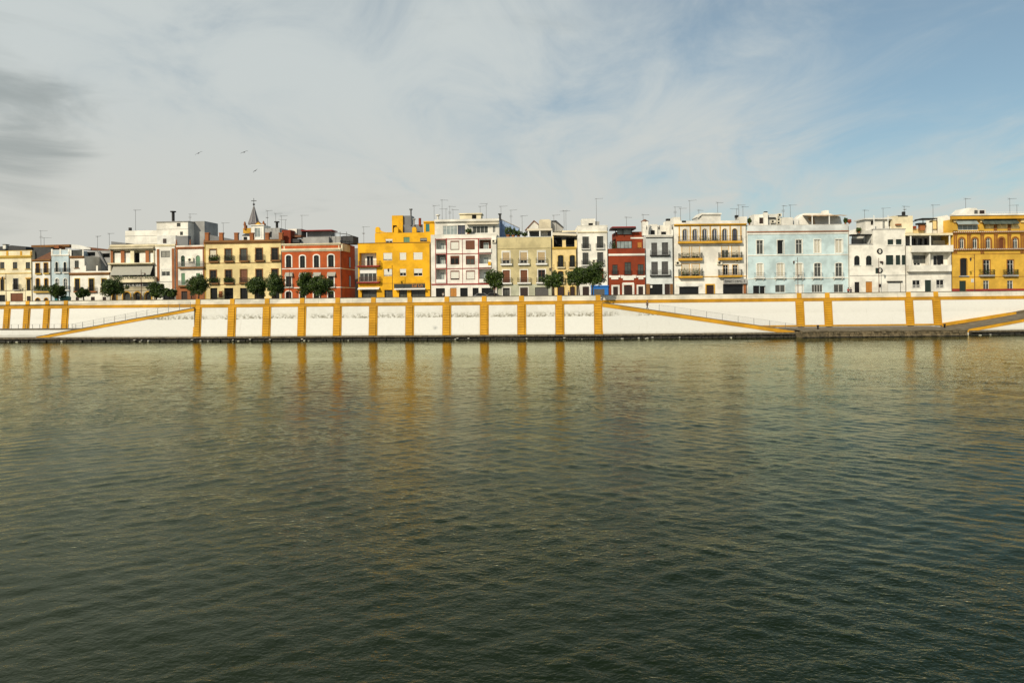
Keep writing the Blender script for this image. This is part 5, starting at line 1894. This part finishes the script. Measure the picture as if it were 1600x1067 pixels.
def house_M1():
    h = House('ornate_yellow_house', 'ornate yellow house with brick arcade and glazed attic at the right edge', 'M', 118, 1180)
    m = h.mass(118, 1180, 305, 'p_yellow2')
    for y, p in ((318, .4), (498, .35)):
        m.string(y, 'p_brickbrown', .36, p)
        mid = (m.u0 + m.u1) / 2
        z = h.P(640, y)[1]
        d = MB()
        n = int((m.u1 - m.u0) / .42)
        for k in range(n):
            a = m.u0 + (m.u1 - m.u0) * (k + .2) / n
            d.box(a, a + .2, -p - .06, -p - .002, z - .02 + .0 * mid, z + .16)
        d.build('dentils', 'letter', h.root)['kind'] = 'stuff'
    m.string(545, 'p_brickbrown', .08, .05)
    m.string(783, 'p_brickbrown', .08, .05)
    arches = [(194, 241), (331, 379), (470, 517), (607, 656), (751, 801), (890, 938), (1030, 1078)]
    for i, (x0, x1) in enumerate(arches):
        m.w(x0, x1, 383 - i * .8, 490, 'd' if i == 3 else 'g', 'white' if i != 3 else 'wood', arch=1, sur='p_brickbrown', sw=.34, pane='glass_grey', trans=True)
    for x in (150, 291, 430, 572, 711, 846, 985, 1125):
        m.trim(x - 17, x - 4, 345, 488, .12, 'p_brickbrown', 'pilaster')
        m.trim(x + 4, x + 17, 345, 488, .12, 'p_brickbrown', 'pilaster')
        m.trim(x - 20, x + 20, 335, 350, .18, 'p_brickbrown', 'capital')
    for x in (150, 430, 846, 1125):
        m.trim(x - 17, x - 3, 510, 540, .14, 'p_brickbrown', 'console')
        m.trim(x + 3, x + 17, 510, 540, .14, 'p_brickbrown', 'console')
    m.w(203, 272, 592, 772, 'g', 'wood_dark', arch=.3, sur='p_brown', sw=.1)
    m.trim(188, 288, 772, 783, .3, 'p_lgrey', 'sill')
    for x0, x1 in ((438, 515), (688, 762), (936, 1010)):
        m.w(x0 + 5, x1 - 5, 610, 762, 'g', 'white', sur='p_brickbrown', sw=.16)
        m.balcony(x0 - 22, x1 + 52, 708, 764, 778, .65, 'p_lgrey', 'iron', plants=.15)
    m.w(194, 263, 825, 960, 'd', 'wood_dark', bl='green_dark')
    for x0, x1 in ((442, 502), (692, 752), (940, 1000)):
        m.w(x0, x1, 823, 925, 'g', 'white', pane='glass_grey')
    for x0, x1 in ((118, 194), (263, 1180)):
        m.trim(x0, x1, 908, 965, .05, 'p_redline', 'base_course')
    m.trim(314, 342, 805, 842, .06, 'letter', 'wall_plaque')
    # glazed attic
    a = h.mass(118, 1180, 180, 'p_yellow2', .9, 8, zb=9, name='attic')
    a.trim(95, 1190, 150, 184, .9, 'p_ochre', 'cornice')
    a.trim(90, 1195, 132, 148, 1.1, 'p_white', 'cornice')
    a.w(178, 388, 242, 300, 'g', 'white', pane='glass_pale', trans=False)
    u0, u1, z0, z1 = h.rect(172, 392, 186, 240, 0)
    MB().hexa([(u0, -.3, z0), (u1, -.3, z0), (u1, .85, z1), (u0, .85, z1), (u0, -.3, z0 + .05), (u1, -.3, z0 + .05), (u1, .85, z1 + .05), (u0, .85, z1 + .05)]).build('glass_awning', 'glass_pale', h.root)
    u0, u1, z0, z1 = h.rect(442, 818, 182, 236, 0)
    for k in range(6):
        p, q = u0 + (u1 - u0) * k / 6 + .03, u0 + (u1 - u0) * (k + 1) / 6 - .03
        MB().hexa([(p, -.3, z0), (q, -.3, z0), (q, .85, z1), (p, .85, z1), (p, -.3, z0 + .05), (q, -.3, z0 + .05), (q, .85, z1 + .05), (p, .85, z1 + .05)]).build('glass_roof_pane', 'glass_roof', h.root)
    for x in (145, 420, 842):
        a.trim(x - 16, x + 16, 150, 220, .35, 'p_cream3', 'bracket')
        a.trim(x - 24, x + 24, 240, 302, .2, 'p_yellow2', 'pier')
    for x in (565, 710, 1000):
        a.trim(x - 14, x + 14, 240, 302, .2, 'p_brickbrown', 'pier')
    for x0, x1 in ((462, 548), (585, 690), (728, 815)):
        a.trim(x0, x1, 244, 282, .12, 'p_cream3', 'attic_panel')
    h.poly([(205, 135), (275, 68), (370, 68), (390, 90), (390, 135)], 'p_white', 3, 4, 'stair_wedge')
    h.block(390, 470, 85, 135, 'p_white2', 3.5, 2, 'roof_hut')
    h.block(355, 385, 90, 130, 'grey_metal', 2.8, .19, 'hut_window')
    h.block(410, 455, 92, 126, 'wood_dark', 3.3, .19, 'hut_window')
    rl = MB()
    u0, u1, z0, z1 = h.rect(470, 1180, 108, 135, 1.2)
    for k in range(30):
        p = u0 + (u1 - u0) * k / 29
        rl.box(p - .02, p + .02, 1.2, 1.24, z0, z1)
    rl.box(u0, u1, 1.19, 1.25, z1 - .04, z1)
    rl.build('roof_railing', 'white', h.root)
    h.done()
house_M1()
# ------------------------------------------------------------------ trees and plants
def make_tree(px0, px1, ytop, ybot, label, seed, off=5.0):
    c = (px0 + px1) / 2
    T = at(c, ytop, off)
    Bt = at(c, ybot, off)
    rx = (at(px1, ybot, off).x - at(px0, ybot, off).x) / 2
    rz = (T.z - Bt.z) / 2
    base = STREET - .13
    root = empty('orange_tree', (T.x, T.y, base))
    tag(root, label, 'tree', 'orange trees along the street')
    rng = np.random.default_rng(seed)
    zc = Bt.z + rz - base
    m = MB()
    bend = rng.normal(0, .08, 2)
    top = (bend[0] * 2, bend[1] * 2, zc - rz * .2)
    m.tube([(0, 0, 0), (bend[0], bend[1], zc * .45), top], [.17, .13, .11], 8)
    for k in range(5):
        t = 1.257 * k + rng.uniform(0, .8)
        e = (math.cos(t) * rx * .6, math.sin(t) * rx * .6, zc + rng.uniform(-.1, .5) * rz)
        m.tube([top, ((top[0] + e[0]) / 2, (top[1] + e[1]) / 2, (top[2] + e[2]) / 2 + .1), e], [.09, .06, .025], 6)
    m.build('trunk', 'bark', root, True)
    nc = 90
    d = rng.normal(size=(nc, 3))
    d /= np.linalg.norm(d, axis=1)[:, None]
    d[:, 2] = np.maximum(d[:, 2], -.78)
    rad = rng.uniform(.15, .9, (nc, 1)) ** .6
    lob = 1 + .17 * np.sin(3 * np.arctan2(d[:, 1], d[:, 0]) + seed)[:, None] + rng.normal(0, .10, (nc, 1))
    C = d * rad * lob * np.array([rx, rx * .95, rz])
    P = []
    for q in C:
        s = .33 * min(rx, rz) * rng.uniform(.7, 1.25)
        n = 100
        g = rng.normal(size=(n, 3))
        g /= np.linalg.norm(g, axis=1)[:, None]
        P.append(q + g * s * rng.uniform(.45, 1.0, (n, 1)))
    P = np.concatenate(P) + np.array([bend[0] * 2, bend[1] * 2, zc])
    cr = leaf_quads(P, .17, rng).build('crown', 'leaf', root)
    return root

TREES = [
    (80, 102, 445, 465.5, 'round orange tree before the narrow pale blue house'),
    (122.5, 141, 451, 465.5, 'smallest round orange tree, before the white terrace house'),
    (158, 192, 435, 463, 'broad dark orange tree at the left end of the tan apartment block'),
    (233, 255, 440.5, 466, 'dark orange tree under the right end of the dark shop sign'),
    (254, 275, 451, 464, 'low bushy orange tree before the slim white house'),
    (294, 326, 432, 462.5, 'round orange tree between the green shuttered house and the cream yellow house'),
    (385, 416, 433, 461.5, 'left one of two orange trees before the right half of the cream yellow house'),
    (415, 445, 428, 462, 'orange tree at the corner of the cream yellow and brick red houses'),
    (459, 488, 426, 463, 'left and taller one of two orange trees before the brick red house'),
    (483, 517, 431, 462, 'right one of two orange trees before the brick red house'),
    (759, 786, 421, 452, 'orange tree between the white apartment block and the beige house'),
    (849, 880, 426, 450, 'orange tree before the narrow cream house'),
    (889, 921, 419, 447, 'left and smaller one of two joined trees by the blue shop'),
    (905, 944, 413, 448, 'right and larger one of two joined trees by the blue shop'),
]
for i, (a, b, t, bt, lab) in enumerate(TREES):
    make_tree(a, b, t, bt, lab, 100 + i, off=(5.0 if 300 < a < 1000 else 11.0))

def make_bush(px0, px1, ytop, ybot, label, seed, off, leaf='leaf', pot='p_terra'):
    c = (px0 + px1) / 2
    T, Bt = at(c, ytop, off), at(c, ybot, off)
    w = (at(px1, ybot, off).x - at(px0, ybot, off).x) / 2
    h = T.z - Bt.z
    root = empty('potted_plant', (Bt.x, Bt.y, Bt.z))
    tag(root, label, 'plant', 'plants on the roof terraces')
    MB().lathe((0, 0, 0), [(w * .35, 0), (w * .5, h * .25), (w * .55, h * .28)], 10).build('pot', pot, root)
    rng = np.random.default_rng(seed)
    n = 900
    g = rng.normal(size=(n, 3))
    g /= np.linalg.norm(g, axis=1)[:, None]
    P = g * rng.uniform(.2, 1, (n, 1)) ** .6 * np.array([w, w, h * .4]) * (1 + .25 * np.sin(g[:, :1] * 7 + seed)) + np.array([0, 0, h * .62])
    leaf_quads(P, .13, rng).build('foliage', leaf, root)

BUSHES = [
    (787, 801, 354, 371.5, 'tall plant on the beige house roof beside the blue side wall', 19.5),
    (796, 808, 357, 371.5, 'second plant from the left on the beige house roof', 19.0),
    (804, 816, 360, 371.5, 'third plant from the left on the beige house roof', 19.5),
    (816, 824, 363.5, 371.5, 'small round plant beside the white pergola on the beige house', 18.5),
    (727, 737, 357, 367, 'leafy plant on the penthouse terrace of the red lined block', 18.2),
    (1318, 1324, 341, 351, 'dark plant at the right end of the pale blue house roof', 18.6),
    (1324, 1330, 343, 350, 'reddish plant at the right end of the pale blue house roof', 18.6),
    (1338, 1346, 356, 364, 'plant behind the pergola of the white stepped house', 22.0),
    (1168, 1174, 341, 352, 'plant between ochre trimmed house and pale blue house roofs', 19.0),
]
for i, (a, b, t, bt, lab, off) in enumerate(BUSHES):
    make_bush(a, b, t, bt, lab, 300 + i, off, 'flower' if 'reddish' in lab else 'leaf')

# ------------------------------------------------------------------ aerials on the roofs
def antenna(px, ytop, ybot, label, kind=0, off=22.0, w=1.0):
    T, Bt = at(px, ytop, off), at(px, ybot + 4, off)
    h = T.z - Bt.z
    root = empty('tv_antenna', (Bt.x, Bt.y, Bt.z))
    tag(root, label, 'antenna', 'television antennas on the roofs')
    MB().tube([(0, 0, 0), (0, 0, h)], [.045, .035], 6).build('mast', 'steel', root)
    ang = (px * 1.7) % 1.2 - .6
    dx, dy = math.cos(ang), math.sin(ang)
    bl = 1.5 * w
    zb = h - .12
    s = 1 if kind != 1 else -1
    b = MB().tube([(-.3 * dx * s, -.3 * dy * s, zb), (bl * dx * s, bl * dy * s, zb + .05)], [.03, .025], 5)
    b.build('boom', 'steel', root)
    e = MB()
    for k in range(7):
        q = (-.25 + (bl + .2) * k / 6) * s
        l = .34 - .025 * k
        e.tube([(q * dx - l * dy, q * dy + l * dx, zb + .02), (q * dx + l * dy, q * dy - l * dx, zb + .02)], [.014, .014], 4)
    if kind == 2:
        for k in range(4):
            e.box(-.35, .35, -.02, .02, h * .55 + k * .14, h * .55 + k * .14 + .03)
    else:
        q = -.28 * s
        for k in (-1, 1):
            e.tube([(q * dx - .35 * dy, q * dy + .35 * dx, zb + k * .16), (q * dx + .35 * dy, q * dy - .35 * dx, zb + k * .16)], [.014, .014], 4)
    e.build('elements', 'steel', root)
    if kind == 3:
        MB().lathe((0, -.2, h * .6), [(.05, 0), (.35, .08), (.38, .12)], 12).build('dish', 'p_lgrey', root)

ANT = [
    (64, 360, 383, 'tall antenna above the narrow house with dark pitched roof', 2),
    (69, 371, 383, 'short antenna beside the tallest one at far left', 0),
    (152.5, 369, 390, 'left one of two antennas above the white terrace house', 0),
    (171, 364.5, 388, 'right one of two antennas above the white terrace house', 0),
    (212, 328, 360, 'tall antenna above the left half of the tan block penthouse', 0),
    (297, 334, 346, 'small antenna on the tan block highest penthouse', 2),
    (349, 348, 368, 'antenna above the left half of the cream yellow house', 0),
    (418, 329, 355, 'antenna with round dish beside the church spire', 3),
    (431, 333, 358, 'thin antenna just right of the church belfry', 0),
    (440, 337, 360, 'antenna at the right end of the cream yellow house', 0),
    (446, 343, 360, 'shorter antenna where cream yellow and brick red houses meet', 1),
    (472, 336, 358, 'tall antenna above the brick red house', 0),
    (568.5, 354, 379, 'antenna at the left end of the bright yellow house', 3),
    (678.5, 321, 345, 'leftmost antenna above the red lined apartment block', 0),
    (691, 312, 345, 'tallest antenna above the red lined apartment block', 0),
    (697, 326, 345, 'third antenna from the left above the red lined block', 1),
    (703, 322, 345, 'thin antenna at the middle of the cluster above the red lined block', 2),
    (708, 327, 345, 'rightmost of the clustered antennas above the red lined block', 0),
    (750.5, 322, 345, 'antenna right of the penthouse hut on the red lined block', 0),
    (760, 318, 345, 'taller antenna right of the penthouse hut on the red lined block', 1),
    (783, 322, 346, 'antenna beside the black pipe left of the beige house', 0),
    (798.5, 328, 350, 'antenna above the blue side wall', 2),
    (816, 337, 360, 'leaning looking antenna above the roof plants of the beige house', 0),
    (865.5, 336, 352, 'cross shaped antenna above the beige water tank', 0),
    (881.5, 329, 358, 'left one of two joined antennas above the narrow cream house', 0),
    (884.5, 329, 360, 'right one of two joined antennas above the narrow cream house', 1),
    (932, 310, 345, 'very tall antenna above the tall white house', 0),
    (979, 339, 356, 'antenna above the dark red house canopy', 0),
    (1005, 335, 346, 'antenna above the pyramid capped chimney', 0),
    (1055, 323, 342, 'left edge antenna above the ochre trimmed house', 2),
    (1063.5, 325, 342, 'second antenna from the left above the ochre trimmed house', 0),
    (1078, 313, 342, 'tallest antenna above the ochre trimmed house', 0),
    (1092, 328, 338, 'short antenna left of the roof hut on the ochre trimmed house', 0),
    (1121.5, 316, 336, 'antenna behind the roof hut on the ochre trimmed house', 0),
    (1151, 326, 342, 'left one of three antennas at the right end of the ochre trimmed house', 1),
    (1154.5, 320, 342, 'middle one of three antennas at the right end of the ochre trimmed house', 0),
    (1161, 322.5, 342, 'right one of three antennas at the right end of the ochre trimmed house', 0),
    (1224, 321, 340, 'left one of two antennas on the pale blue house roof', 2),
    (1235, 320, 340, 'right one of two antennas on the pale blue house roof', 0),
    (1351, 328, 343, 'left antenna above the white stepped house', 0),
    (1380, 325, 341, 'middle antenna above the white stepped house', 0),
    (1413, 322, 334, 'right antenna above the cream stair tower', 3),
    (1458, 320, 342, 'antenna above the white wrap balcony house', 0),
    (1509, 310, 328, 'thin antenna above the left half of the ornate yellow house', 0),
    (1578, 310, 334, 'tall antenna at the right edge above the ornate yellow house', 0),
    (1589, 320, 334, 'short antenna at the right edge above the ornate yellow house', 1),
]
for px, a, b, lab, k in ANT:
    antenna(px, a, b, lab, k)

# ------------------------------------------------------------------ street lamps
def street_lamp(px, ytop, side, label, off=13.5, head=.0, mat='iron_red'):
    T = at(px, ytop, off)
    base = STREET - .13
    h = T.z - base
    root = empty('street_lamp', (T.x, T.y, base))
    tag(root, label, 'street lamp', 'street lamps along the street')
    MB().lathe((0, 0, 0), [(.16, 0), (.16, .35), (.10, .45), (.09, 1.2), (.065, 1.3), (.05, h - .2), (.07, h - .15), (.02, h)], 10).build('post', mat, root, True)
    zb = h - 1.0
    MB().tube([(0, 0, zb), (side * .35, 0, zb + .3), (side * .8, 0, zb + .2)], [.035, .03, .03], 6).build('arm', mat, root)
    l = MB().lathe((side * .8, 0, zb - .5), [(.11, 0), (.2, .45), (.22, .5)], 6).build('lantern', 'glass_grey', root)
    MB().lathe((side * .8, 0, zb + .0), [(.25, 0), (.18, .12), (.05, .22), (.02, .3)], 6).build('lantern_cap', mat, l)
for px, yt, s, lab in ((9.2, 427, -1, 'street lamp before the cream house at the left edge'),
                       (220.5, 421, 1, 'street lamp before the tan apartment block'),
                       (452, 421, 1, 'street lamp before the brick red house'),
                       (612.7, 414, -1, 'street lamp before the bright yellow house'),
                       (865.5, 413, -1, 'street lamp before the narrow cream house'),
                       (1246.3, 402, -1, 'reddish street lamp before the pale blue house'),
                       (1373, 403, 1, 'street lamp before the white stepped house'),
                       (1522.5, 397, -1, 'street lamp before the ornate yellow house')):
    street_lamp(px, yt, s, lab)

# ------------------------------------------------------------------ parked cars
def car(px, label, paint, off=9.6):
    p = plan(px, off + 4)
    root = empty('parked_car', (p.x, p.y, STREET - .13), 0.0)
    tag(root, label, 'car', 'cars parked behind the parapet')
    prof = [(-2.05, .32), (2.05, .32), (2.1, .55), (2.0, .82), (1.15, .95), (.45, 1.42), (-.95, 1.47), (-1.75, 1.0), (-2.08, .9)]
    n = len(prof)
    m = MB()
    for y, ins in ((-.86, 0), (-.72, 1), (.72, 1), (.86, 0)):
        m.v += [(x * (1.0 if z < 1 else .97), y * (1.0 if z < 1.0 else .86), z) for x, z in prof]
    for r in range(3):
        for k in range(n):
            j = (k + 1) % n
            m.f.append((r * n + k, r * n + j, (r + 1) * n + j, (r + 1) * n + k))
    m.f += [tuple(range(n - 1, -1, -1)), tuple(range(3 * n, 4 * n))]
    m.build('body', paint, root)
    for s in (-1, 1):
        w = [(-1.45, 1.0), (.95, 1.0), (.38, 1.36), (-.9, 1.40)]
        mm = MB()
        q = [(x, s * (.87 if z <= 1.0 else .765), z) for x, z in w]
        q2 = [(x, y - s * .05, z) for x, y, z in q]
        mm.hexa(q2 + q) if s > 0 else mm.hexa(q + q2)
        mm.build('side_window', 'glass', root)
        MB().box(2.0, 2.09, s * .62 - .16, s * .62 + .16, .62, .76).build('headlight', 'letter', root)
        MB().box(-2.1, -2.03, s * .66 - .12, s * .66 + .12, .72, .88).build('tail_light', 'sign_red', root)
        for x in (-1.3, 1.3):
            t = MB()
            pts = [(x + .31 * math.cos(k * .5236), .31 + .31 * math.sin(k * .5236)) for k in range(12)]
            y0, y1 = (s * .86 - .1, s * .86 + .1)
            t.prism(pts, y0, y1)
            w_ = t.build('wheel', 'rubber', root)
            pts = [(x + .19 * math.cos(k * .5236), .31 + .19 * math.sin(k * .5236)) for k in range(12)]
            MB().prism(pts, min(y0, y1) - .012, max(y0, y1) + .012).build('rim', 'steel', w_)
    MB().hexa([(.98, -.66, 1.04), (1.06, -.66, 1.0), (1.06, .66, 1.0), (.98, .66, 1.04), (.50, -.6, 1.38), (.56, -.6, 1.38), (.56, .6, 1.38), (.50, .6, 1.38)]).build('windscreen', 'glass', root)
car(754, 'grey parked car left of the orange tree, only its roof above the parapet', 'car_grey')
car(772.5, 'darker parked car under the orange tree by the beige house', 'car_dark')

def road_sign(px, yc, label, off=9.0):
    c = at(px, yc, off)
    base = STREET - .13
    root = empty('road_sign', (c.x, c.y, base))
    tag(root, label, 'road sign')
    z = c.z - base
    MB().tube([(0, .05, 0), (0, .05, z + .3)], [.03, .03], 6).build('post', 'steel', root)
    pts = lambda r: [(r * math.cos(k * math.pi / 10), z + r * math.sin(k * math.pi / 10)) for k in range(20)]
    d = MB().prism(pts(.34), -.02, .01).build('disc', 'sign_red', root)
    MB().prism(pts(.24), -.03, -.021).build('disc_centre', 'white', d)
road_sign(773, 450.5, 'round red and white road sign under the orange tree')

def container(px, label, off=12.5):
    p = plan(px, off)
    root = empty('recycling_container', (p.x, p.y, STREET - .13))
    tag(root, label, 'container')
    MB().hexa([(-.75, -.5, .1), (.75, -.5, .1), (.75, .5, .1), (-.75, .5, .1), (-.9, -.6, 1.45), (.9, -.6, 1.45), (.9, .6, 1.45), (-.9, .6, 1.45)]).build('bin', 'teal_paint', root)
    MB().hexa([(-.92, -.62, 1.452), (.92, -.62, 1.452), (.92, .62, 1.452), (-.92, .62, 1.452), (-.7, -.3, 1.75), (.7, -.3, 1.75), (.7, .4, 1.75), (-.7, .4, 1.75)]).build('lid', 'teal_paint', root)
    for x in (-.5, .5):
        MB().lathe((x, 0, 0), [(.1, 0), (.1, .12)], 8).build('wheel', 'rubber', root)
container(102.5, 'teal recycling container beside the round orange tree')

# ------------------------------------------------------------------ people
def skin_mesh(name, mat, verts, edges, rads, parent, root_v=0):
    me = bpy.data.meshes.new(name)
    me.from_pydata(verts, edges, [])
    me.materials.append(MAT[mat])
    o = bpy.data.objects.new(name, me)
    col.objects.link(o)
    o.parent = parent
    o.modifiers.new('skin', 'SKIN')
    sv = me.skin_vertices[0].data
    for i, r in enumerate(rads):
        sv[i].radius = (r if isinstance(r, tuple) else (r, r))
        sv[i].use_root = (i == root_v)
    s = o.modifiers.new('sub', 'SUBSURF')
    s.levels = s.render_levels = 1
    me.polygons.foreach_set('use_smooth', [True] * len(me.polygons))
    return o

def person(loc, rz, label, shirt, trousers, walk=1.0):
    root = empty('person', tuple(loc), rz)          # faces local -x when walking left; +x forward
    tag(root, label, 'person', 'people on the embankment')
    w = walk
    V = dict(pelvis=(0, 0, .95), waist=(0, 0, 1.12), chest=(.02, 0, 1.36), neck=(.02, 0, 1.50), head0=(.03, 0, 1.58), head1=(.045, 0, 1.68),
             shl=(.02, .17, 1.43), shr=(.02, -.17, 1.43), ell=(-.10 * w, .22, 1.17), elr=(.12 * w, -.22, 1.17), hal=(.0, .21, .95), har=(.26 * w, -.2, .98),
             hil=(.0, .09, .92), hir=(0, -.09, .92), knl=(.16 * w, .10, .52), knr=(-.05 * w, -.10, .50), anl=(.26 * w, .10, .09), anr=(-.32 * w, -.10, .14), tol=(.40 * w + .04, .10, .04), tor=(-.20 * w + .02, -.10, .04))
    fin = {}
    for s, hnd in (('l', 'hal'), ('r', 'har')):
        b = Vector(V[hnd])
        for k, (dx, dz, ln) in enumerate(((.03, -.02, .06), (.03, -.09, .085), (.012, -.1, .095), (-.008, -.1, .09), (-.026, -.085, .075))):
            fin[f'f{s}{k}'] = (b.x + dx, b.y + (.02 if s == 'r' else -.02) * (k == 0), b.z + dz)
    V.update(fin)
    names = list(V)
    E = [('pelvis', 'waist'), ('waist', 'chest'), ('chest', 'neck'), ('neck', 'head0'), ('head0', 'head1'), ('chest', 'shl'), ('chest', 'shr'), ('shl', 'ell'), ('shr', 'elr'), ('ell', 'hal'), ('elr', 'har'),
         ('pelvis', 'hil'), ('pelvis', 'hir'), ('hil', 'knl'), ('hir', 'knr'), ('knl', 'anl'), ('knr', 'anr'), ('anl', 'tol'), ('anr', 'tor')]
    E += [('ha' + s, f'f{s}{k}') for s in 'lr' for k in range(5)]
    rad = dict(pelvis=(.13, .11), waist=(.13, .095), chest=(.15, .11), neck=.055, head0=.085, head1=.10, shl=.06, shr=.06, ell=.042, elr=.042, hal=.03, har=.03,
               hil=.085, hir=.085, knl=.058, knr=.058, anl=.04, anr=.04, tol=.035, tor=.035)
    ix = {n: i for i, n in enumerate(names)}
    body = skin_mesh('body', 'skin', [V[n] for n in names], [(ix[a], ix[b]) for a, b in E], [rad.get(n, .009) for n in names], root)
    def sub(name, mat, keep, extra):
        k = [n for n in names if n in keep]
        jx = {n: i for i, n in enumerate(k)}
        rr = [tuple(q + extra for q in rad[n]) if isinstance(rad[n], tuple) else rad[n] + extra for n in k]
        skin_mesh(name, mat, [V[n] for n in k], [(jx[a], jx[b]) for a, b in E if a in jx and b in jx], rr, root)
    sub('shirt', shirt, {'pelvis', 'waist', 'chest', 'shl', 'shr', 'ell', 'elr'}, .02)
    sub('trousers', trousers, {'pelvis', 'hil', 'hir', 'knl', 'knr', 'anl', 'anr'}, .022)
    MB().lathe((.02, 0, 1.64), [(.10, 0), (.118, .05), (.11, .11), (.07, .155), (.01, .17)], 10).build('hair', 'hair', root, True)
    for y in (-.035, .035):
        MB().box(.128, .145, y - .012, y + .012, 1.655, 1.67).build('eye', 'iron', root)
    MB().hexa([(.135, -.015, 1.61), (.168, -.01, 1.615), (.168, .01, 1.615), (.135, .015, 1.61), (.135, -.008, 1.655), (.14, -.006, 1.655), (.14, .006, 1.655), (.135, .008, 1.655)]).build('nose', 'skin', root)

wp_ = at(1011.5, 478.3, 1.4)
zr = rr_[3]((wp_.x - rr_[0].location.x))
person((wp_.x, wp_.y, zr - .06), R(200), 'person in dark clothes walking up the descending ramp', 'cloth_dark', 'cloth_dark')
for px, off, rz, lab, s, t in ((1325.5, 12.2, R(-90), 'left one of two people behind the parapet by the white stepped house', 'cloth_red', 'cloth_dark'),
                             (1329.5, 12.0, R(-100), 'right one of two people behind the parapet by the white stepped house', 'cloth_dark', 'cloth_dark'),
                             (888.8, 14.6, R(60), 'person in dark clothes at the door of the narrow cream house', 'cloth_dark', 'cloth_dark'),
                             (692.8, 14.8, R(-70), 'person in light clothes by the left shop front of the red lined block', 'cloth_light', 'cloth_dark')):
    p = plan(px, off)
    person((p.x, p.y, STREET - .13), rz, lab, s, t, .25)

# ------------------------------------------------------------------ birds
def bird(px, py, D, span, roll, rz, label):
    rx, rz_ = ray(px, py)
    root = empty('bird', (rx * D, D, CAM_H + rz_ * D))
    root.rotation_euler = (0, roll, rz)
    tag(root, label, 'bird', 'birds in the sky')
    s = span / 2
    MB().tube([(0, -.42 * s, 0), (0, -.34 * s, .01), (0, -.1 * s, 0), (0, .25 * s, 0), (0, .5 * s, .02)], [.015 * s, .07 * s, .12 * s, .09 * s, .02 * s], 8).build('body', 'bird_grey', root, True)
    for k in (-1, 1):
        pts = [(0, .14), (.22, .17), (.52, .16), (.8, .05), (1.0, -.12), (.82, -.06), (.55, -.05), (.25, -.1), (0, -.14)]
        zz = lambda x: s * (.30 * x - .34 * x * x)
        m = MB()
        n = len(pts)
        m.v = [(k * x * s, -y * s, zz(x) + .012) for x, y in pts] + [(k * x * s, -y * s, zz(x) - .012) for x, y in pts]
        for a, b, c, d in ((0, 1, 7, 8), (1, 2, 6, 7), (2, 3, 5, 6)):
            m.f += [(a, b, c, d), (d + n, c + n, b + n, a + n)]
        m.f += [(3, 4, 5), (5 + n, 4 + n, 3 + n)]
        m.f += [(i, (i + 1) % n, (i + 1) % n + n, i + n) for i in range(n)]
        m.build('wing', 'bird_grey', root)
    MB().hexa([(-.06 * s, .42 * s, -.008), (.06 * s, .42 * s, -.008), (.16 * s, .72 * s, -.008), (-.16 * s, .72 * s, -.008),
               (-.06 * s, .42 * s, .01), (.06 * s, .42 * s, .01), (.16 * s, .72 * s, .01), (-.16 * s, .72 * s, .01)]).build('tail', 'bird_grey', root)
bird(310.5, 239.5, 95, 1.15, R(-32), R(35), 'leftmost of the three birds in the sky')
bird(381.5, 238, 98, 1.15, R(-24), R(20), 'middle bird of the three, upper right of the leftmost')
bird(399, 267, 96, .95, R(-40), R(50), 'lowest of the three birds in the sky')

# each house and each thing keeps its parts; nothing else is left at top level
for o in bpy.data.objects:
    if o.type == 'MESH' and o.parent is not None and 'category' in o:
        del o['category']
